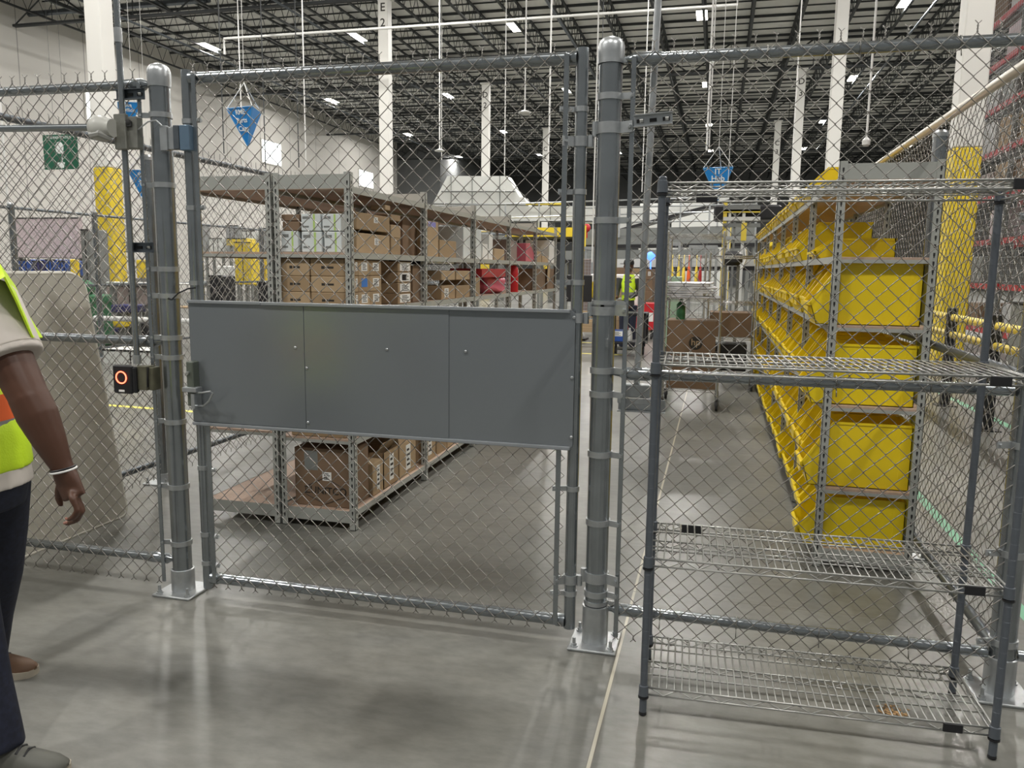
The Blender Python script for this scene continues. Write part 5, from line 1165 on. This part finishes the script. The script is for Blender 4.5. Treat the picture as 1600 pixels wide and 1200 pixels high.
# vest
vs = MB(); vs.tube([bp(PC,0,0,.90),bp(PC,0,0,1.0),bp(CC,0,0,1.22),bp(CC,0,0,1.38),bp(CC,0,0,1.44)],[(.186,.142),(.176,.134),(.180,.142),(.145,.125),(.11,.09)],28)
vest = fuse('vest', vs, LIME, pr_, .009, 3)
vb = MB()   # shoulder flare draped over the near shoulder
e0 = [P(-90,415,-1.30),P(-45,398,-1.27),P(0,412,-1.27),P(24,446,-1.27),P(44,490,-1.28),P(67,527,-1.30)]
e1 = [P(-110,520,-1.47),P(-60,470,-1.48),P(8,432,-1.44),P(26,468,-1.42),P(40,500,-1.40),P(52,527,-1.38)]
th = Vector((.004,.002,.003)); v = [p for p in e0]+[p for p in e1]+[p-th for p in e0]+[p-th for p in e1]; f = []
n = 6
for i in range(n-1): f += [(i,i+1,n+i+1,n+i),(2*n+i,3*n+i,3*n+i+1,2*n+i+1),(i,2*n+i,2*n+i+1,i+1),(n+i,n+i+1,3*n+i+1,3*n+i)]
f += [(0,n,3*n,2*n),(n-1,2*n-1+0,4*n-1,3*n-1)]
vb.add(v,f); part('shoulder_flap', vb, LIME, vest)
def hoop(z0, z1, k, m, nm):
    b = MB(); t_ = (z0-.9)/.32; c = PC.lerp(CC,max(0,min(1,t_))); A = .139+k; B = .183+k; b.tube([tuple(c+Vector((0,0,z0))),tuple(c+Vector((0,0,z1)))],[1,1],36)
    nv = []
    for i in range(2):
        z = (z0,z1)[i]
        for q in range(40): a = 2*math.pi*q/40; nv.append(tuple(c+fw*(A*math.cos(a))+rt*(B*math.sin(a))+Vector((0,0,z))))
    b = MB(); b.add(nv,[(q,(q+1) % 40,40+(q+1) % 40,40+q) for q in range(40)]); part(nm, b, m, vest)
hoop(1.015,1.145,.010,ORANGE,'orange_band'); hoop(1.026,1.062,.013,REFLG,'reflective_strip'); hoop(1.098,1.128,.013,REFLG,'reflective_strip')
# trousers
tr = MB(); Ra, Rk, Rh = Vector((.345,-1.345,.07)), Vector((.265,-1.325,.50)), Vector(bp(PC,0,.088,.84)); La, Lk, Lh = Vector((-.22,-.87,.07)), Vector((.02,-1.0,.48)), Vector(bp(PC,0,-.088,.84))
tr.tube([bp(PC,0,0,.935),bp(PC,0,0,.86),bp(PC,-.01,0,.78)],[(.165,.125),(.172,.130),(.16,.12)],22)
tr.tube([Rh,Rh.lerp(Rk,.5),Rk,Rk.lerp(Ra,.5),Ra],[.102,.090,.072,.068,.072],20); tr.tube([Lh,Lh.lerp(Lk,.5),Lk,Lk.lerp(La,.5),La],[.102,.090,.072,.066,.070],20)
tro = fuse('jeans', tr, DENIM, pr_, .009, 4)
b = MB(); b.tube([bp(PC,.0,0,.905),bp(PC,.0,0,.935)],[(.170,.130),(.170,.130)],28); part('belt', b, RUBBER, pr_)
b = MB(); b.tube([bp(PC,.10,.15,.945),bp(PC,.13,.17,.925),bp(PC,.14,.19,.905)],.006,6); part('key_clip', b, CHROME, pr_)
def shoe(a, ang, m, nm):
    f = Vector((math.cos(ang),math.sin(ang),0)); s = Vector((-f.y,f.x,0)); b = MB(); L_ = [(-.075,.035,.075),(-.05,.042,.08),(.0,.042,.085),(.06,.045,.062),(.12,.050,.046),(.17,.045,.036),(.205,.028,.026),(.215,.008,.014)]
    v = []; n = 14
    for (u, w, h) in L_:
        for k in range(n): q = math.pi*k/(n-1); v.append(tuple(Vector((a.x,a.y,.022))+f*u+s*(w*math.cos(q))+Vector((0,0,h*math.sin(q)))))
    fc = [(i*n+k,i*n+k+1,(i+1)*n+k+1,(i+1)*n+k) for i in range(len(L_)-1) for k in range(n-1)]+[(i*n+n-1,i*n,(i+1)*n,(i+1)*n+n-1) for i in range(len(L_)-1)]+[tuple(range(n)),tuple((len(L_)-1)*n+k for k in reversed(range(n)))]
    b.add(v,fc); o = part(nm, b, m, pr_, smooth=60); b = MB(); pl = [(Vector((a.x,a.y,0))+f*u+s*(w+.005)) for (u,w,h) in L_]+[(Vector((a.x,a.y,0))+f*u-s*(w+.005)) for (u,w,h) in reversed(L_)]
    b.prism([(p.x,p.y) for p in pl],'Z',0,.026); part('sole', b, SOLE, o)
    b = MB()
    for u in (.02,.045,.07,.095): b.tube([Vector((a.x,a.y,.085-(u-.02)*.25))+f*u-s*.025,Vector((a.x,a.y,.100-(u-.02)*.3))+f*u,Vector((a.x,a.y,.085-(u-.02)*.25))+f*u+s*.025],.004,5)
    part('laces', b, BLACK, o)
shoe(Ra, R(10), SHOEG, 'right_shoe'); shoe(Vector((La.x-.02,La.y,0)), R(8), SHOEB, 'left_shoe')
# far worker
wp = at(977,545,Z=0); WY = 12.6; q = at(980,520,Y=WY); t = thing('person', 'far worker in a dark cap and lime vest behind the fence, beside the cartons', 'person', (q.x,WY,0)); x = q.x
zs = at(980,447,Y=WY).z; k = 1.0
b = MB(); b.tube([(x,WY,.82),(x,WY,1.05),(x+.0,WY,1.30),(x,WY,1.42),(x,WY,1.50)],[(.15,.11),(.14,.10),(.18,.12),(.17,.10),(.06,.06)],14); b.tube([(x,WY,1.45),(x,WY,1.60)],.055,10); b.ell((x-.01,WY,1.64),(.095,.09,.12),14,10)
b.ell((x-.10,WY-.0,1.62),(.02,.015,.022),8,6)
b.tube([(x+.19,WY-.02,1.38),(x+.20,WY-.03,1.12),(x-.02,WY-.16,1.02)],[.05,.042,.03],10); b.tube([(x-.19,WY,1.38),(x-.21,WY-.05,1.12),(x-.2,WY-.25,1.02)],[.05,.042,.03],10)
for q_ in range(4): b.tube([(x-.03-.0*q_,WY-.17+.018*q_,1.02),(x-.09,WY-.17+.018*q_,.995)],[.011,.009],6)
fuse('body', b, SKIN, t, .014, 3)
b = MB(); b.tube([(x,WY,.86),(x,WY,1.05),(x,WY,1.32),(x,WY,1.45)],[(.165,.125),(.155,.115),(.20,.135),(.12,.09)],16); jk = b
jk.tube([(x+.19,WY-.02,1.40),(x+.205,WY-.03,1.12),(x+.02,WY-.14,1.03)],[.065,.058,.045],12); jk.tube([(x-.19,WY,1.40),(x-.22,WY-.05,1.12),(x-.205,WY-.2,1.03)],[.065,.058,.045],12); fuse('jacket', jk, RUBBER, t, .014, 3)
b = MB(); b.tube([(x,WY,.98),(x,WY,1.10),(x,WY,1.30),(x,WY,1.47)],[(.175,.135),(.168,.128),(.20,.145),(.13,.10)],18); v_ = part('vest', b, LIME, t)
b = MB(); b.tube([(x,WY,1.08),(x,WY,1.13)],[(.176,.136),(.178,.136)],18); part('reflective_strip', b, REFLG, v_)
b = MB(); b.lathe([(.102,1.66),(.104,1.70),(.09,1.745),(.05,1.775),(.001,1.785)],(x-.01,WY,0),16); b.obox((x-.13,WY,1.675),(.09,.12,.01)); part('cap', b, BLACK, t)
b = MB()
for s in (-1,1): b.tube([(x+s*.085,WY,.88),(x+s*.09,WY,.48),(x+s*.10,WY,.06)],[.10,.075,.06],12)
fuse('trousers', b, DENIM, t, .014, 2)
for s in (-1,1): b = MB(); b.bbox(x+s*.10-.10,WY-.05,0,x+s*.10+.07,WY+.05,.08,.02); part('shoe', b, SHOEG, t)
